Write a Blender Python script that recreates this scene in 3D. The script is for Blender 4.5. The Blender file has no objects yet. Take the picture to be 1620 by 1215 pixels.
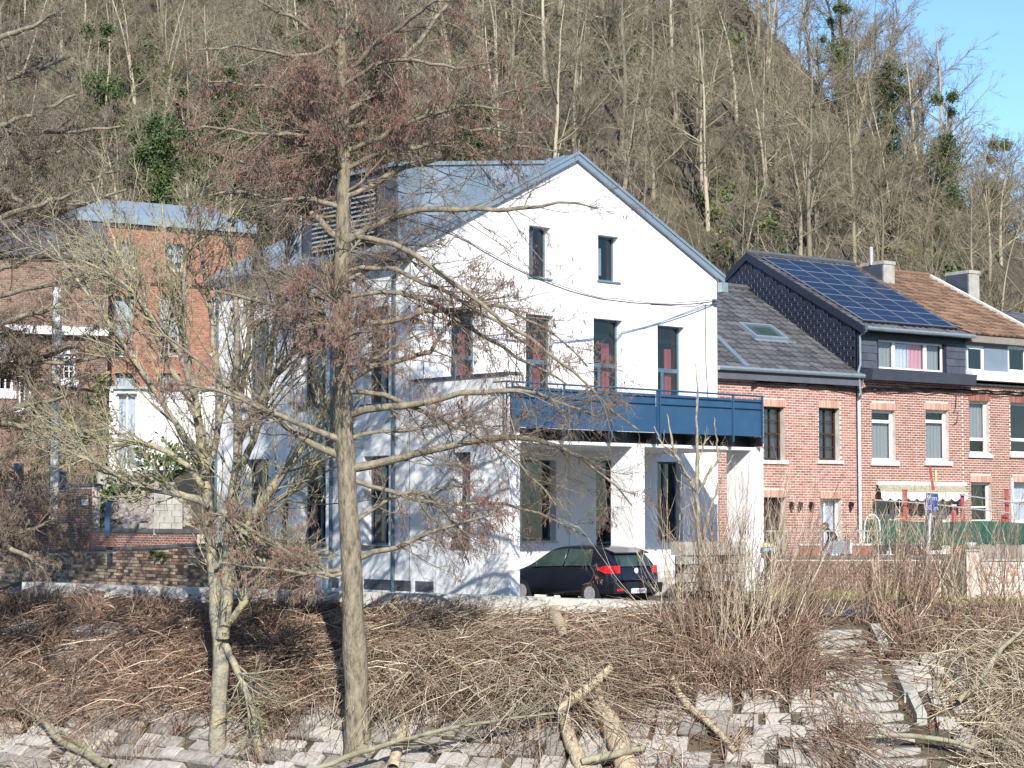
import bpy, math, random
import numpy as np
from mathutils import Matrix, Vector
R_ = math.radians
SC = bpy.context.scene
COL = SC.collection
# ---------------------------------------------------------------- camera, light, exposure
F = 3100.0; TILT = math.atan(208.5 / F); CZ = 1.9
cam = bpy.data.cameras.new('camera'); co = bpy.data.objects.new('camera', cam); COL.objects.link(co)
cam.sensor_width = 36; cam.lens = F * 36 / 1620; cam.clip_end = 2000; cam.clip_start = 0.5
co.location = (0, 0, CZ); co.rotation_euler = (R_(90) + TILT, 0, 0)
SC.camera = co
SUN_AZ, SUN_EL = R_(9), R_(31)          # azimuth to the right of straight behind the camera
sd = Vector((math.sin(SUN_AZ) * math.cos(SUN_EL), -math.cos(SUN_AZ) * math.cos(SUN_EL), math.sin(SUN_EL)))
sl = bpy.data.lights.new('sun', 'SUN'); sl.energy = 5.0; sl.angle = R_(0.5); sl.color = (1, 0.95, 0.87)
so = bpy.data.objects.new('sun', sl); COL.objects.link(so)
so.rotation_euler = sd.to_track_quat('Z', 'Y').to_euler()
W = bpy.data.worlds.new('World'); SC.world = W; W.use_nodes = True
nt = W.node_tree; bg = nt.nodes['Background']
sky = nt.nodes.new('ShaderNodeTexSky'); sky.sky_type = 'NISHITA'; sky.sun_disc = False
sky.sun_elevation = SUN_EL; sky.sun_rotation = math.pi - SUN_AZ; sky.altitude = 200
sky.air_density = 1.0; sky.dust_density = 0.15; sky.ozone_density = 3.0
tn = nt.nodes.new('ShaderNodeMix'); tn.data_type = 'RGBA'; tn.blend_type = 'MULTIPLY'; tn.inputs[0].default_value = 1; tn.inputs[7].default_value = (0.80, 0.95, 1.05, 1)
nt.links.new(sky.outputs[0], tn.inputs[6]); nt.links.new(tn.outputs[2], bg.inputs[0]); bg.inputs[1].default_value = 0.138
SC.view_settings.view_transform = 'Standard'; SC.view_settings.look = 'None'
SC.view_settings.gamma = 1; SC.view_settings.use_curve_mapping = False
SC.view_settings.exposure = 0.58
SC.render.engine = 'CYCLES'
SC.cycles.max_bounces = 6; SC.cycles.transparent_max_bounces = 12
# ---------------------------------------------------------------- photo geometry: pixel rays onto real planes
def ray(px, py):
    x = (px - 810) / F; y = (607.5 - py) / F; c, s = math.cos(TILT), math.sin(TILT)
    return Vector((x, c - y * s, s + y * c))
def at(px, py, Y):
    d = ray(px, py); return Vector((0, 0, CZ)) + d * (Y / d.y)
class Pl:
    """a real plane in the world: origin, two unit axes; a,b in the plane, n outward"""
    def __init__(s, o, U, V):
        s.o = Vector(o); s.U = Vector(U).normalized(); s.V = Vector(V).normalized(); s.N = s.U.cross(s.V)
        s.M = Matrix((( s.U.x, s.V.x, s.N.x, s.o.x), (s.U.y, s.V.y, s.N.y, s.o.y), (s.U.z, s.V.z, s.N.z, s.o.z), (0, 0, 0, 1)))
    def at(s, px, py, n=0.0):
        d = ray(px, py); c = Vector((0, 0, CZ)); o = s.o + s.N * n
        t = (o - c).dot(s.N) / d.dot(s.N); p = c + d * t - o
        return p.dot(s.U), p.dot(s.V)
    def w(s, a, b, n=0.0): return s.o + s.U * a + s.V * b + s.N * n
def wall_pl(x, y, deg, z=0.0): return Pl((x, y, z), (math.cos(R_(deg)), math.sin(R_(deg)), 0), (0, 0, 1))
IDN = Pl((0, 0, 0), (1, 0, 0), (0, 1, 0))
# ---------------------------------------------------------------- materials
def nd(t, k, **kw):
    n = t.nodes.new(k)
    for a, b in kw.items(): setattr(n, a, b)
    return n
def mat(name, c1, c2=None, rough=0.8, scale=4.0, bump=0.0, metal=0.0, island=0.0, objr=0.0, stretch=None, c3=None, detail=5, spec=0.4, bscale=None):
    m = bpy.data.materials.new(name); m.use_nodes = True; t = m.node_tree; b = t.nodes['Principled BSDF']
    b.inputs['Roughness'].default_value = rough; b.inputs['Metallic'].default_value = metal
    b.inputs['Specular IOR Level'].default_value = spec
    if c2 is None: c2 = tuple(v * 0.8 for v in c1)
    tc = nd(t, 'ShaderNodeTexCoord'); mp = nd(t, 'ShaderNodeMapping'); t.links.new(tc.outputs['Object'], mp.inputs[0])
    if stretch: mp.inputs['Scale'].default_value = stretch
    no = nd(t, 'ShaderNodeTexNoise'); no.inputs['Scale'].default_value = scale; no.inputs['Detail'].default_value = detail
    no.inputs['Roughness'].default_value = 0.65
    t.links.new(mp.outputs[0], no.inputs[0])
    cr = nd(t, 'ShaderNodeValToRGB'); e = cr.color_ramp.elements
    e[0].position = 0.32; e[1].position = 0.68; e[0].color = (*c2, 1); e[1].color = (*c1, 1)
    if c3: x = cr.color_ramp.elements.new(0.5); x.color = (*c3, 1)
    fac = no.outputs[0]
    if island or objr:
        if island: g = nd(t, 'ShaderNodeNewGeometry').outputs['Random Per Island']; w = island
        else: g = nd(t, 'ShaderNodeObjectInfo').outputs['Random']; w = objr
        if island and objr:
            ad = nd(t, 'ShaderNodeMath', operation='ADD'); fr = nd(t, 'ShaderNodeMath', operation='FRACT')
            t.links.new(g, ad.inputs[0]); t.links.new(nd(t, 'ShaderNodeObjectInfo').outputs['Random'], ad.inputs[1]); t.links.new(ad.outputs[0], fr.inputs[0]); g = fr.outputs[0]
        mx = nd(t, 'ShaderNodeMix'); mx.inputs[0].default_value = w
        t.links.new(fac, mx.inputs[2]); t.links.new(g, mx.inputs[3]); fac = mx.outputs[0]
        if w > 0.5: e[0].position = 0.1; e[1].position = 0.9
    t.links.new(fac, cr.inputs[0]); t.links.new(cr.outputs[0], b.inputs['Base Color'])
    if bump:
        n2 = nd(t, 'ShaderNodeTexNoise'); n2.inputs['Scale'].default_value = bscale or scale * 4; n2.inputs['Detail'].default_value = 6
        t.links.new(mp.outputs[0], n2.inputs[0])
        bp = nd(t, 'ShaderNodeBump'); bp.inputs['Strength'].default_value = bump; bp.inputs['Distance'].default_value = 0.05
        t.links.new(n2.outputs[0], bp.inputs['Height']); t.links.new(bp.outputs[0], b.inputs['Normal'])
    return m
def glass(name, tint=(0.72, 0.76, 0.8), refl=0.03):
    m = bpy.data.materials.new(name); m.use_nodes = True; t = m.node_tree; t.nodes.clear()
    o = nd(t, 'ShaderNodeOutputMaterial'); tr = nd(t, 'ShaderNodeBsdfTransparent'); tr.inputs[0].default_value = (*tint, 1)
    gl = nd(t, 'ShaderNodeBsdfGlossy'); gl.inputs['Roughness'].default_value = 0.02; gl.inputs[0].default_value = (0.9, 0.95, 1, 1)
    fr = nd(t, 'ShaderNodeFresnel'); fr.inputs[0].default_value = 1.45
    ad = nd(t, 'ShaderNodeMath', operation='ADD'); ad.inputs[1].default_value = refl
    mx = nd(t, 'ShaderNodeMixShader'); t.links.new(fr.outputs[0], ad.inputs[0]); t.links.new(ad.outputs[0], mx.inputs[0])
    t.links.new(tr.outputs[0], mx.inputs[1]); t.links.new(gl.outputs[0], mx.inputs[2]); t.links.new(mx.outputs[0], o.inputs[0])
    return m
MT = {}
MT['white'] = mat('white_render', (0.86, 0.86, 0.86), (0.80, 0.80, 0.81), 0.75, 0.6, 0.03, bscale=30)
MT['zinc'] = mat('zinc_sheet', (0.30, 0.36, 0.42), (0.20, 0.26, 0.31), 0.42, 1.5, 0.03, metal=0.35, objr=0.5)
MT['zincl'] = mat('galvanised_gutter', (0.36, 0.42, 0.44), (0.25, 0.30, 0.33), 0.4, 5, 0.02, metal=0.5)
MT['slate'] = mat('dark_slate_sheet', (0.075, 0.085, 0.11), (0.05, 0.055, 0.075), 0.55, 3, 0.04, objr=0.3)
MT['soffit'] = mat('slate_grey_fascia', (0.11, 0.115, 0.14), (0.08, 0.085, 0.10), 0.6, 2)
MT['blue'] = mat('blue_painted_steel', (0.030, 0.085, 0.165), (0.022, 0.065, 0.135), 0.42, 2.5, 0.02)
MT['wframe'] = mat('grey_blue_frame', (0.09, 0.15, 0.20), (0.07, 0.12, 0.16), 0.4, 3)
MT['upvc'] = mat('white_frame', (0.80, 0.80, 0.80), (0.74, 0.74, 0.74), 0.4, 3)
MT['brownfr'] = mat('dark_brown_wood_frame', (0.055, 0.03, 0.022), (0.035, 0.02, 0.015), 0.5, 6)
MT['glass'] = glass('window_glass')
MT['glassd'] = glass('dark_window_glass', (0.30, 0.33, 0.38), 0.05)
MT['net'] = mat('grey_net_curtain', (0.42, 0.42, 0.41), (0.30, 0.30, 0.30), 0.9, 12, stretch=(6, 6, 0.6))
MT['lace'] = mat('white_lace_curtain', (0.80, 0.81, 0.83), (0.5, 0.55, 0.62), 0.9, 9, stretch=(4, 4, 1))
MT['red'] = mat('red_curtain', (0.85, 0.20, 0.20), (0.70, 0.15, 0.15), 0.9, 8, stretch=(5, 5, 0.4))
MT['pink'] = mat('pink_curtain', (0.80, 0.42, 0.47), (0.66, 0.30, 0.36), 0.9, 8, stretch=(5, 5, 0.4))
MT['dark'] = mat('dark_room', (0.02, 0.02, 0.022), (0.012, 0.012, 0.014), 0.9, 2)  # gloom of the rooms behind the glass put into a near-black colour
MT['mortar'] = mat('pale_mortar', (0.68, 0.62, 0.54), (0.46, 0.40, 0.34), 0.9, 3, 0.1)
MT['mortard'] = mat('brown_mortar', (0.34, 0.25, 0.19), (0.20, 0.14, 0.11), 0.9, 3, 0.1)
MT['brick_l'] = mat('pale_lintel_brick', (0.62, 0.40, 0.31), (0.40, 0.21, 0.16), 0.85, 9, 0.15, island=0.6)
MT['brick_p'] = mat('pink_red_brick', (0.60, 0.32, 0.245), (0.22, 0.09, 0.075), 0.85, 9, 0.15, island=0.72, c3=(0.45, 0.19, 0.145))
MT['brick_r'] = mat('orange_red_brick', (0.46, 0.21, 0.15), (0.18, 0.075, 0.06), 0.85, 9, 0.15, island=0.6, c3=(0.36, 0.145, 0.105))
MT['brick_rp'] = mat('pink_red_brick_single', (0.60, 0.32, 0.245), (0.22, 0.09, 0.075), 0.85, 9, 0.15, objr=0.72, c3=(0.45, 0.19, 0.145))
MT['brick_rr'] = mat('orange_red_brick_single', (0.46, 0.21, 0.15), (0.18, 0.075, 0.06), 0.85, 9, 0.15, objr=0.6, c3=(0.36, 0.145, 0.105))
MT['brick_o'] = mat('bright_orange_brick', (0.44, 0.18, 0.11), (0.26, 0.10, 0.07), 0.85, 5, 0.15, island=0.5)
MT['brick_q'] = mat('weathered_quay_brick', (0.46, 0.36, 0.24), (0.10, 0.07, 0.055), 0.9, 2.2, 0.3, island=0.5, c3=(0.26, 0.15, 0.11))
MT['brick_qs'] = mat('weathered_quay_brick_single', (0.46, 0.36, 0.24), (0.10, 0.07, 0.055), 0.9, 2.2, 0.3, objr=0.6, c3=(0.26, 0.15, 0.11))
MT['brick_w'] = mat('whitewashed_brick', (0.62, 0.56, 0.50), (0.42, 0.20, 0.14), 0.9, 3, 0.2, island=0.45, c3=(0.56, 0.47, 0.40))
MT['conc'] = mat('grey_concrete', (0.42, 0.41, 0.37), (0.27, 0.26, 0.23), 0.9, 3, 0.2)
MT['concw'] = mat('pale_concrete_coping', (0.66, 0.65, 0.60), (0.45, 0.44, 0.38), 0.85, 2.5, 0.2)
MT['cap'] = mat('dark_stone_cap', (0.15, 0.15, 0.145), (0.08, 0.08, 0.075), 0.85, 4, 0.2)
MT['sill'] = mat('pale_sill_stone', (0.60, 0.59, 0.56), (0.42, 0.41, 0.39), 0.8, 6, 0.1)
MT['tiled'] = mat('dark_grey_tile', (0.14, 0.14, 0.145), (0.055, 0.055, 0.06), 0.5, 5, 0.1, objr=0.35)
MT['tiledb'] = mat('dark_grey_tile_mass', (0.14, 0.14, 0.145), (0.055, 0.055, 0.06), 0.5, 5, 0.1, island=0.35)
MT['tileb'] = mat('brown_clay_tile', (0.26, 0.155, 0.095), (0.12, 0.075, 0.05), 0.75, 4, 0.1, objr=0.5)
MT['tilebb'] = mat('brown_clay_tile_mass', (0.26, 0.155, 0.095), (0.12, 0.075, 0.05), 0.75, 4, 0.1, island=0.5)
MT['shing'] = mat('black_slate_shingle', (0.022, 0.026, 0.045), (0.014, 0.016, 0.028), 0.5, 5, 0.1, objr=0.6, spec=0.5)
MT['plast'] = mat('grey_blue_panel', (0.17, 0.22, 0.27), (0.14, 0.18, 0.22), 0.6, 2)
MT['asph'] = mat('grey_asphalt', (0.17, 0.17, 0.165), (0.11, 0.11, 0.105), 0.9, 3, 0.2)
MT['bark'] = mat('alder_bark', (0.29, 0.25, 0.18), (0.07, 0.06, 0.045), 0.9, 9, 1.0, stretch=(1, 1, 0.35), c3=(0.22, 0.185, 0.13), bscale=24)
MT['limb'] = mat('alder_limb', (0.31, 0.27, 0.19), (0.10, 0.085, 0.065), 0.9, 6, 0.4)
MT['twig'] = mat('alder_twig', (0.33, 0.26, 0.20), (0.13, 0.095, 0.075), 0.85, 3, island=0.7)
MT['catkin'] = mat('reddish_catkin', (0.46, 0.235, 0.18), (0.20, 0.10, 0.08), 0.8, 3, island=0.9)
MT['lichen'] = mat('lichen_bark', (0.43, 0.36, 0.15), (0.15, 0.135, 0.105), 0.9, 6, 0.6, c3=(0.27, 0.25, 0.20), bscale=20)
MT['whip'] = mat('olive_whip', (0.46, 0.42, 0.26), (0.17, 0.15, 0.10), 0.85, 2, island=0.75)
MT['ftrunk'] = mat('forest_trunk', (0.40, 0.35, 0.25), (0.16, 0.14, 0.10), 0.9, 2, 0.3, objr=0.5, stretch=(1, 1, 0.3))
MT['ftwig'] = mat('forest_twig', (0.60, 0.51, 0.355), (0.13, 0.11, 0.075), 0.9, 1.0, island=0.75, objr=0.3, c3=(0.36, 0.305, 0.21))
MT['ivy'] = mat('ivy_leaf', (0.095, 0.14, 0.04), (0.025, 0.045, 0.015), 0.55, 1.0, island=0.75)
MT['ivyl'] = mat('light_leaf', (0.20, 0.23, 0.055), (0.07, 0.10, 0.03), 0.6, 1.0, island=0.75)
MT['cane'] = mat('dead_cane', (0.78, 0.64, 0.49), (0.17, 0.105, 0.075), 0.8, 1.6, island=0.9, c3=(0.43, 0.305, 0.22))
MT['canep'] = mat('pale_dead_cane', (0.76, 0.67, 0.50), (0.24, 0.16, 0.10), 0.8, 1.6, island=0.8)
MT['litter'] = mat('rust_leaf_litter', (0.30, 0.12, 0.07), (0.12, 0.055, 0.04), 0.9, 2, island=0.7)
MT['straw'] = mat('dry_grass', (0.40, 0.36, 0.16), (0.16, 0.17, 0.06), 0.9, 1, island=0.7)
MT['stone'] = mat('pale_bank_stone', (0.44, 0.40, 0.35), (0.20, 0.18, 0.155), 0.9, 5, 0.9, objr=0.35, bscale=9)
MT['stonem'] = mat('pale_bank_stone_mass', (0.44, 0.40, 0.35), (0.20, 0.18, 0.155), 0.9, 5, 0.9, island=0.4, bscale=9)
MT['wood'] = mat('dead_wood', (0.60, 0.50, 0.35), (0.27, 0.20, 0.13), 0.85, 5, 0.8, stretch=(3, 3, 0.5), bscale=16)
MT['stick'] = mat('pale_stick', (0.36, 0.33, 0.23), (0.17, 0.15, 0.10), 0.85, 4, 0.2)
MT['redp'] = mat('red_painted_post', (0.36, 0.045, 0.04), (0.26, 0.03, 0.03), 0.5, 4)
MT['green'] = mat('green_screen_mesh', (0.010, 0.095, 0.062), (0.006, 0.035, 0.028), 0.8, 1.5, 0.1)
MT['black'] = mat('black_paint', (0.012, 0.012, 0.015), (0.008, 0.008, 0.01), 0.4, 4)
MT['signb'] = mat('blue_sign_face', (0.02, 0.045, 0.19), (0.015, 0.035, 0.14), 0.4, 4)
MT['signw'] = mat('faded_white_lettering', (0.45, 0.5, 0.62), (0.35, 0.4, 0.5), 0.6, 4)
MT['steel'] = mat('galvanised_steel', (0.50, 0.51, 0.52), (0.34, 0.35, 0.36), 0.5, 8, metal=0.3)
MT['wood2'] = mat('weathered_board', (0.30, 0.27, 0.24), (0.18, 0.16, 0.14), 0.9, 6, 0.2, objr=0.5, stretch=(3, 3, 0.4))
MT['awn'] = mat('mossy_beige_canvas', (0.46, 0.43, 0.31), (0.24, 0.22, 0.13), 0.9, 5, 0.1)
MT['awnw'] = mat('off_white_canvas', (0.75, 0.75, 0.70), (0.60, 0.61, 0.57), 0.9, 9, stretch=(6, 6, 0.5))
MT['rubble'] = mat('grey_rubble', (0.42, 0.38, 0.36), (0.16, 0.14, 0.13), 0.95, 6, 1.0, bscale=12)
MT['moss'] = mat('moss_tuft', (0.10, 0.13, 0.03), (0.04, 0.06, 0.015), 0.9, 3, island=0.6)
# ---------------------------------------------------------------- object helpers
WM = {}                                     # object name -> world matrix of its thing
def tag(o, label=None, cat=None, group=None, kind=None):
    if label: o['label'] = label
    if cat: o['category'] = cat
    if group: o['group'] = group
    if kind: o['kind'] = kind
    return o
def thing(name, loc=(0, 0, 0), rz=0.0, label=None, cat=None, group=None, kind=None):
    o = bpy.data.objects.new(name, None); COL.objects.link(o); o.empty_display_size = 0.2
    o.location = loc; o.rotation_euler = (0, 0, rz)
    WM[o.name] = Matrix.Translation(Vector(loc)) @ Matrix.Rotation(rz, 4, 'Z')
    return tag(o, label, cat, group, kind)
def obj(name, me, parent=None, m=None):
    o = bpy.data.objects.new(name, me); COL.objects.link(o)
    if m is not None and not me.materials: me.materials.append(m)
    if parent is not None: o.parent = parent; WM[o.name] = WM[parent.name]
    else: WM[o.name] = Matrix.Identity(4)
    return o
class MB:
    def __init__(s): s.v = []; s.f = []; s.sm = False
    def quad(s, *p):
        n = len(s.v); s.v += [tuple(q) for q in p]; s.f.append(tuple(range(n, n + len(p)))); return s
    def hexa(s, a, b):                      # a: bottom ring of 4, b: top ring of 4
        n = len(s.v); s.v += [tuple(q) for q in a] + [tuple(q) for q in b]
        k = len(a)
        s.f.append(tuple(reversed(range(n, n + k)))); s.f.append(tuple(range(n + k, n + 2 * k)))
        for i in range(k):
            j = (i + 1) % k; s.f.append((n + i, n + j, n + k + j, n + k + i))
        return s
    def box(s, x0, x1, y0, y1, z0, z1):
        return s.hexa([(x0, y0, z0), (x1, y0, z0), (x1, y1, z0), (x0, y1, z0)], [(x0, y0, z1), (x1, y0, z1), (x1, y1, z1), (x0, y1, z1)])
    def prism(s, poly, n0, n1):             # polygon in a,b swept in n
        return s.hexa([(p[0], p[1], n0) for p in poly], [(p[0], p[1], n1) for p in poly])
    def tube(s, pts, rad, k=8):
        pts = [Vector(p) for p in pts]; n = len(s.v)
        if not isinstance(rad, (list, tuple)): rad = [rad] * len(pts)
        for i, p in enumerate(pts):
            d = (pts[min(i + 1, len(pts) - 1)] - pts[max(i - 1, 0)]).normalized()
            a = d.cross(Vector((0.3, 0.2, 1)) if abs(d.z) < 0.9 else Vector((1, 0.1, 0))).normalized(); b = d.cross(a)
            for j in range(k):
                t = 2 * math.pi * j / k; s.v.append(tuple(p + (a * math.cos(t) + b * math.sin(t)) * rad[i]))
        for i in range(len(pts) - 1):
            for j in range(k):
                q = (j + 1) % k; s.f.append((n + i * k + j, n + i * k + q, n + (i + 1) * k + q, n + (i + 1) * k + j))
        s.f.append(tuple(reversed(range(n, n + k)))); m = n + (len(pts) - 1) * k; s.f.append(tuple(range(m, m + k)))
        return s
    def build(s, name, m, parent=None, pl=IDN, kind=None, label=None, smooth=False):
        T = pl.M
        if parent is not None: T = WM[parent.name].inverted() @ T
        me = bpy.data.meshes.new(name); me.from_pydata([tuple(T @ Vector(v)) for v in s.v], [], s.f)
        if smooth: me.polygons.foreach_set('use_smooth', [True] * len(me.polygons))
        me.update(); o = obj(name, me, parent, MT[m] if isinstance(m, str) else m)
        return tag(o, label, kind=kind)
def npmesh(name, V, Fc, m, parent=None, kind=None, smooth=False):
    """numpy arrays in world space -> one mesh; Fc is (n,k)"""
    V = np.asarray(V, float).reshape(-1, 3)
    if parent is not None:
        T = np.array(WM[parent.name].inverted()); V = V @ T[:3, :3].T + T[:3, 3]
    me = bpy.data.meshes.new(name); nf, k = Fc.shape
    me.vertices.add(len(V)); me.vertices.foreach_set('co', V.astype(np.float32).ravel())
    me.loops.add(nf * k); me.loops.foreach_set('vertex_index', Fc.astype(np.int32).ravel())
    me.polygons.add(nf); me.polygons.foreach_set('loop_start', np.arange(nf, dtype=np.int32) * k)
    me.polygons.foreach_set('loop_total', np.full(nf, k, dtype=np.int32))
    if smooth: me.polygons.foreach_set('use_smooth', np.ones(nf, dtype=bool))
    me.update(calc_edges=True)
    o = obj(name, me, parent, MT[m]); return tag(o, kind=kind)
# ---------------------------------------------------------------- walls, windows, bricks, tiles
def wall_holes(a0, a1, b0, top, holes, depth, th=0.0):
    """front skin of a wall in a,b with openings (a0,a1,b0,b1) and their reveals; top is a number or a function of a"""
    tf = top if callable(top) else (lambda a: top)
    mb = MB(); xs = sorted(set([a0, a1] + [h for q in holes for h in q[:2] if a0 < h < a1] + ([top.pk] if hasattr(top, 'pk') and a0 < top.pk < a1 else [])))
    for x0, x1 in zip(xs, xs[1:]):
        xm = (x0 + x1) / 2; hs = sorted([h for h in holes if h[0] < xm < h[1]], key=lambda h: h[2]); z = b0
        for h in hs:
            if h[2] > z: mb.quad((x0, z, 0), (x1, z, 0), (x1, h[2], 0), (x0, h[2], 0))
            z = h[3]
        mb.quad((x0, z, 0), (x1, z, 0), (x1, tf(x1), 0), (x0, tf(x0), 0))
    for h in holes:
        if not (a0 < (h[0] + h[1]) / 2 < a1): continue
        x0, x1, z0, z1 = h; d = -depth
        mb.quad((x0, z0, 0), (x1, z0, 0), (x1, z0, d), (x0, z0, d)); mb.quad((x0, z1, 0), (x1, z1, 0), (x1, z1, d), (x0, z1, d))
        mb.quad((x0, z0, 0), (x0, z1, 0), (x0, z1, d), (x0, z0, d)); mb.quad((x1, z0, 0), (x1, z1, 0), (x1, z1, d), (x1, z0, d))
    return mb
def window(par, pl, x0, x1, z0, z1, depth, fm, gm='glass', vb=(), hb=(), fw=0.06, cur=None, sill=None, name='window', label=None, n=None):
    """frame (ring + bars) set back in its opening, pane, sill, curtains as sub-parts"""
    n = -depth if n is None else n
    mb = MB(); t = 0.06
    mb.box(x0, x0 + fw, z0, z1, n - t, n); mb.box(x1 - fw, x1, z0, z1, n - t, n)
    mb.box(x0 + fw, x1 - fw, z0, z0 + fw, n - t, n); mb.box(x0 + fw, x1 - fw, z1 - fw, z1, n - t, n)
    for v in vb:
        q = v if isinstance(v, tuple) else (v, 0.05); x = x0 + (x1 - x0) * q[0]
        lo = z0 + fw; hi = z1 - fw
        if len(q) > 2: hi = z0 + (z1 - z0) * q[2]
        mb.box(x - q[1] / 2, x + q[1] / 2, lo, hi, n - t + 0.004, n + 0.006)
    for h in hb:
        q = h if isinstance(h, tuple) else (h, 0.05); z = z0 + (z1 - z0) * q[0]
        mb.box(x0 + fw, x1 - fw, z - q[1] / 2, z + q[1] / 2, n - t + 0.008, n + 0.003)
    w = mb.build(name, fm, par, pl, label=label)
    MB().quad((x0 + 0.02, z0 + 0.02, n - 0.035), (x1 - 0.02, z0 + 0.02, n - 0.035), (x1 - 0.02, z1 - 0.02, n - 0.035), (x0 + 0.02, z1 - 0.02, n - 0.035)).build('pane', gm, w, pl)
    if sill:
        MB().box(x0 - sill[1], x1 + sill[1], z0 - sill[2], z0 - 0.002, n + 0.01, sill[3]).build('sill', sill[0], w, pl)
    for c in (cur or []):                    # (material, x0 fraction, x1 fraction, z0 fraction, z1 fraction)
        a, b = x0 + (x1 - x0) * c[1], x0 + (x1 - x0) * c[2]; lo, hi = z0 + (z1 - z0) * c[3], z0 + (z1 - z0) * c[4]
        cm = MB(); k = max(4, int((b - a) / 0.05)); P = []
        for i in range(k + 1):
            x = a + (b - a) * i / k; P.append((x, n - 0.13 - 0.018 * math.sin(i * 1.9)))
        for (u, g), (u2, g2) in zip(P, P[1:]): cm.quad((u, lo, g), (u2, lo, g2), (u2, hi, g2), (u, hi, g))
        cm.build('curtain', c[0], w, pl)
    return w
BRK = {}
def brick_mesh(L, h, d):
    k = (round(L, 3), round(h, 3), round(d, 3))
    if k not in BRK:
        me = bpy.data.meshes.new('brick'); c = 0.004; b = MB()
        b.hexa([(0, 0, 0), (L, 0, 0), (L, h, 0), (0, h, 0)], [(c, c, d), (L - c, c, d), (L - c, h - c, d), (c, h - c, d)])
        me.from_pydata(b.v, [], b.f); BRK[k] = me
    return BRK[k]
def bricks(par, pl, a0, a1, b0, top, holes, mmass, msingle, L=0.205, h=0.058, g=0.022, d=0.010, single=300, rng=None, skip=None, n0=0.001, name='brick'):
    rng = rng or random.Random(3); tf = top if callable(top) else (lambda a: top)
    mass = MB(); cand = []; row = 0; z = b0; zt = max(tf(a0), tf(a1), tf((a0 + a1) / 2))
    while z + h <= zt:
        x = a0 - (L + g) * (0.5 if row % 2 else 0)
        while x < a1:
            u0, u1 = max(x, a0), min(x + L, a1)
            for q in holes:
                if q[2] < z + h and q[3] > z:
                    if q[0] <= u0 < q[1]: u0 = q[1] + 0.002
                    if q[0] < u1 <= q[1]: u1 = q[0] - 0.002
                    if u0 < q[0] and u1 > q[1]: u1 = q[0] - 0.002
            if u1 - u0 > 0.05 and z + h < tf((u0 + u1) / 2) and not (skip and skip((u0 + u1) / 2, z)): cand.append((u0, u1, z))
            x += L + g
        z += h + g; row += 1
    full = [c for c in cand if abs(c[1] - c[0] - L) < 1e-6]
    full.sort(key=lambda c: (pl.w(c[0], c[2]) - Vector((0, 0, CZ))).length)
    ones = set(full[:single]); T = WM[par.name].inverted() @ pl.M; me = brick_mesh(L, h, d)
    ml = MT[msingle]; me2 = bpy.data.meshes.get('brick_' + msingle + str(round(L, 3)) + str(round(h, 3)))
    if me2 is None:
        me2 = me.copy(); me2.name = 'brick_' + msingle + str(round(L, 3)) + str(round(h, 3)); me2.materials.append(ml)
    for c in cand:
        dd = n0 + rng.uniform(-0.003, 0.003) * (d / 0.012)
        if c in ones:
            o = bpy.data.objects.new(name, me2); COL.objects.link(o); o.parent = par
            o.matrix_local = T @ Matrix.Translation((c[0], c[2], dd))
        else:
            mass.hexa([(c[0], c[2], 0), (c[1], c[2], 0), (c[1], c[2] + h, 0), (c[0], c[2] + h, 0)], [(c[0] + .004, c[2] + .004, dd + d), (c[1] - .004, c[2] + .004, dd + d), (c[1] - .004, c[2] + h - .004, dd + d), (c[0] + .004, c[2] + h - .004, dd + d)])
    if mass.v: mass.build(name + 'work', mmass, par, pl, kind='stuff')
def soldier(par, pl, a0, a1, b0, m, h=0.22):
    """a course of upright bricks over an opening"""
    mb = MB(); x = a0
    while x < a1 - 0.03: mb.box(x, x + 0.062, b0, b0 + h, 0.012, 0.022 + 0.006 * ((int(x * 97)) % 3)); x += 0.074
    mb.build('lintel', m, par, pl)
def tiles(par, pl, a0, a1, s0, s1, ms, mm, w=0.30, l=0.34, skip=None, single=300, name='roof_tile'):
    """interlocking tiles on a roof plane: a along the eave, b up the slope"""
    prof = [(0, 0.0), (0.18, 0.035), (0.36, 0.0), (0.72, 0.0), (0.99, 0.012)]
    def tile(L0):
        b = MB(); t = 0.055
        n = len(prof)
        for (u, hh) in prof: b.v += [(u * w, 0, hh + t), (u * w, L0 + 0.05, hh + 0.004), (u * w, 0, hh)]
        for i in range(n - 1):
            k = i * 3; b.f.append((k, k + 3, k + 4, k + 1)); b.f.append((k + 2, k + 5, k + 3, k))
        return b
    me = bpy.data.meshes.new(name); b = tile(l); me.from_pydata(b.v, [], b.f); me.materials.append(MT[ms])
    T = WM[par.name].inverted() @ pl.M; mass = MB(); cnt = 0; r = 0; s = s0; rng = random.Random(5)
    while s < s1 - l * 0.5:
        x = a0
        while x < a1 - w * 0.4:
            if not (skip and skip(x + w / 2, s + l / 2)):
                dz = rng.uniform(0, 0.008); cnt += 1
                if cnt <= single:
                    o = bpy.data.objects.new(name, me); COL.objects.link(o); o.parent = par
                    o.matrix_local = T @ Matrix.Translation((x, s, dz)) @ Matrix.Rotation(rng.uniform(-.01, .01), 4, 'Z')
                else:
                    n = len(mass.v); mass.v += [(v[0] + x, v[1] + s, v[2] + dz) for v in b.v]; mass.f += [tuple(q + n for q in f) for f in b.f]
            x += w
        s += l; r += 1
    if mass.v: mass.build(name + 's', mm, par, pl, kind='stuff')
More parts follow.
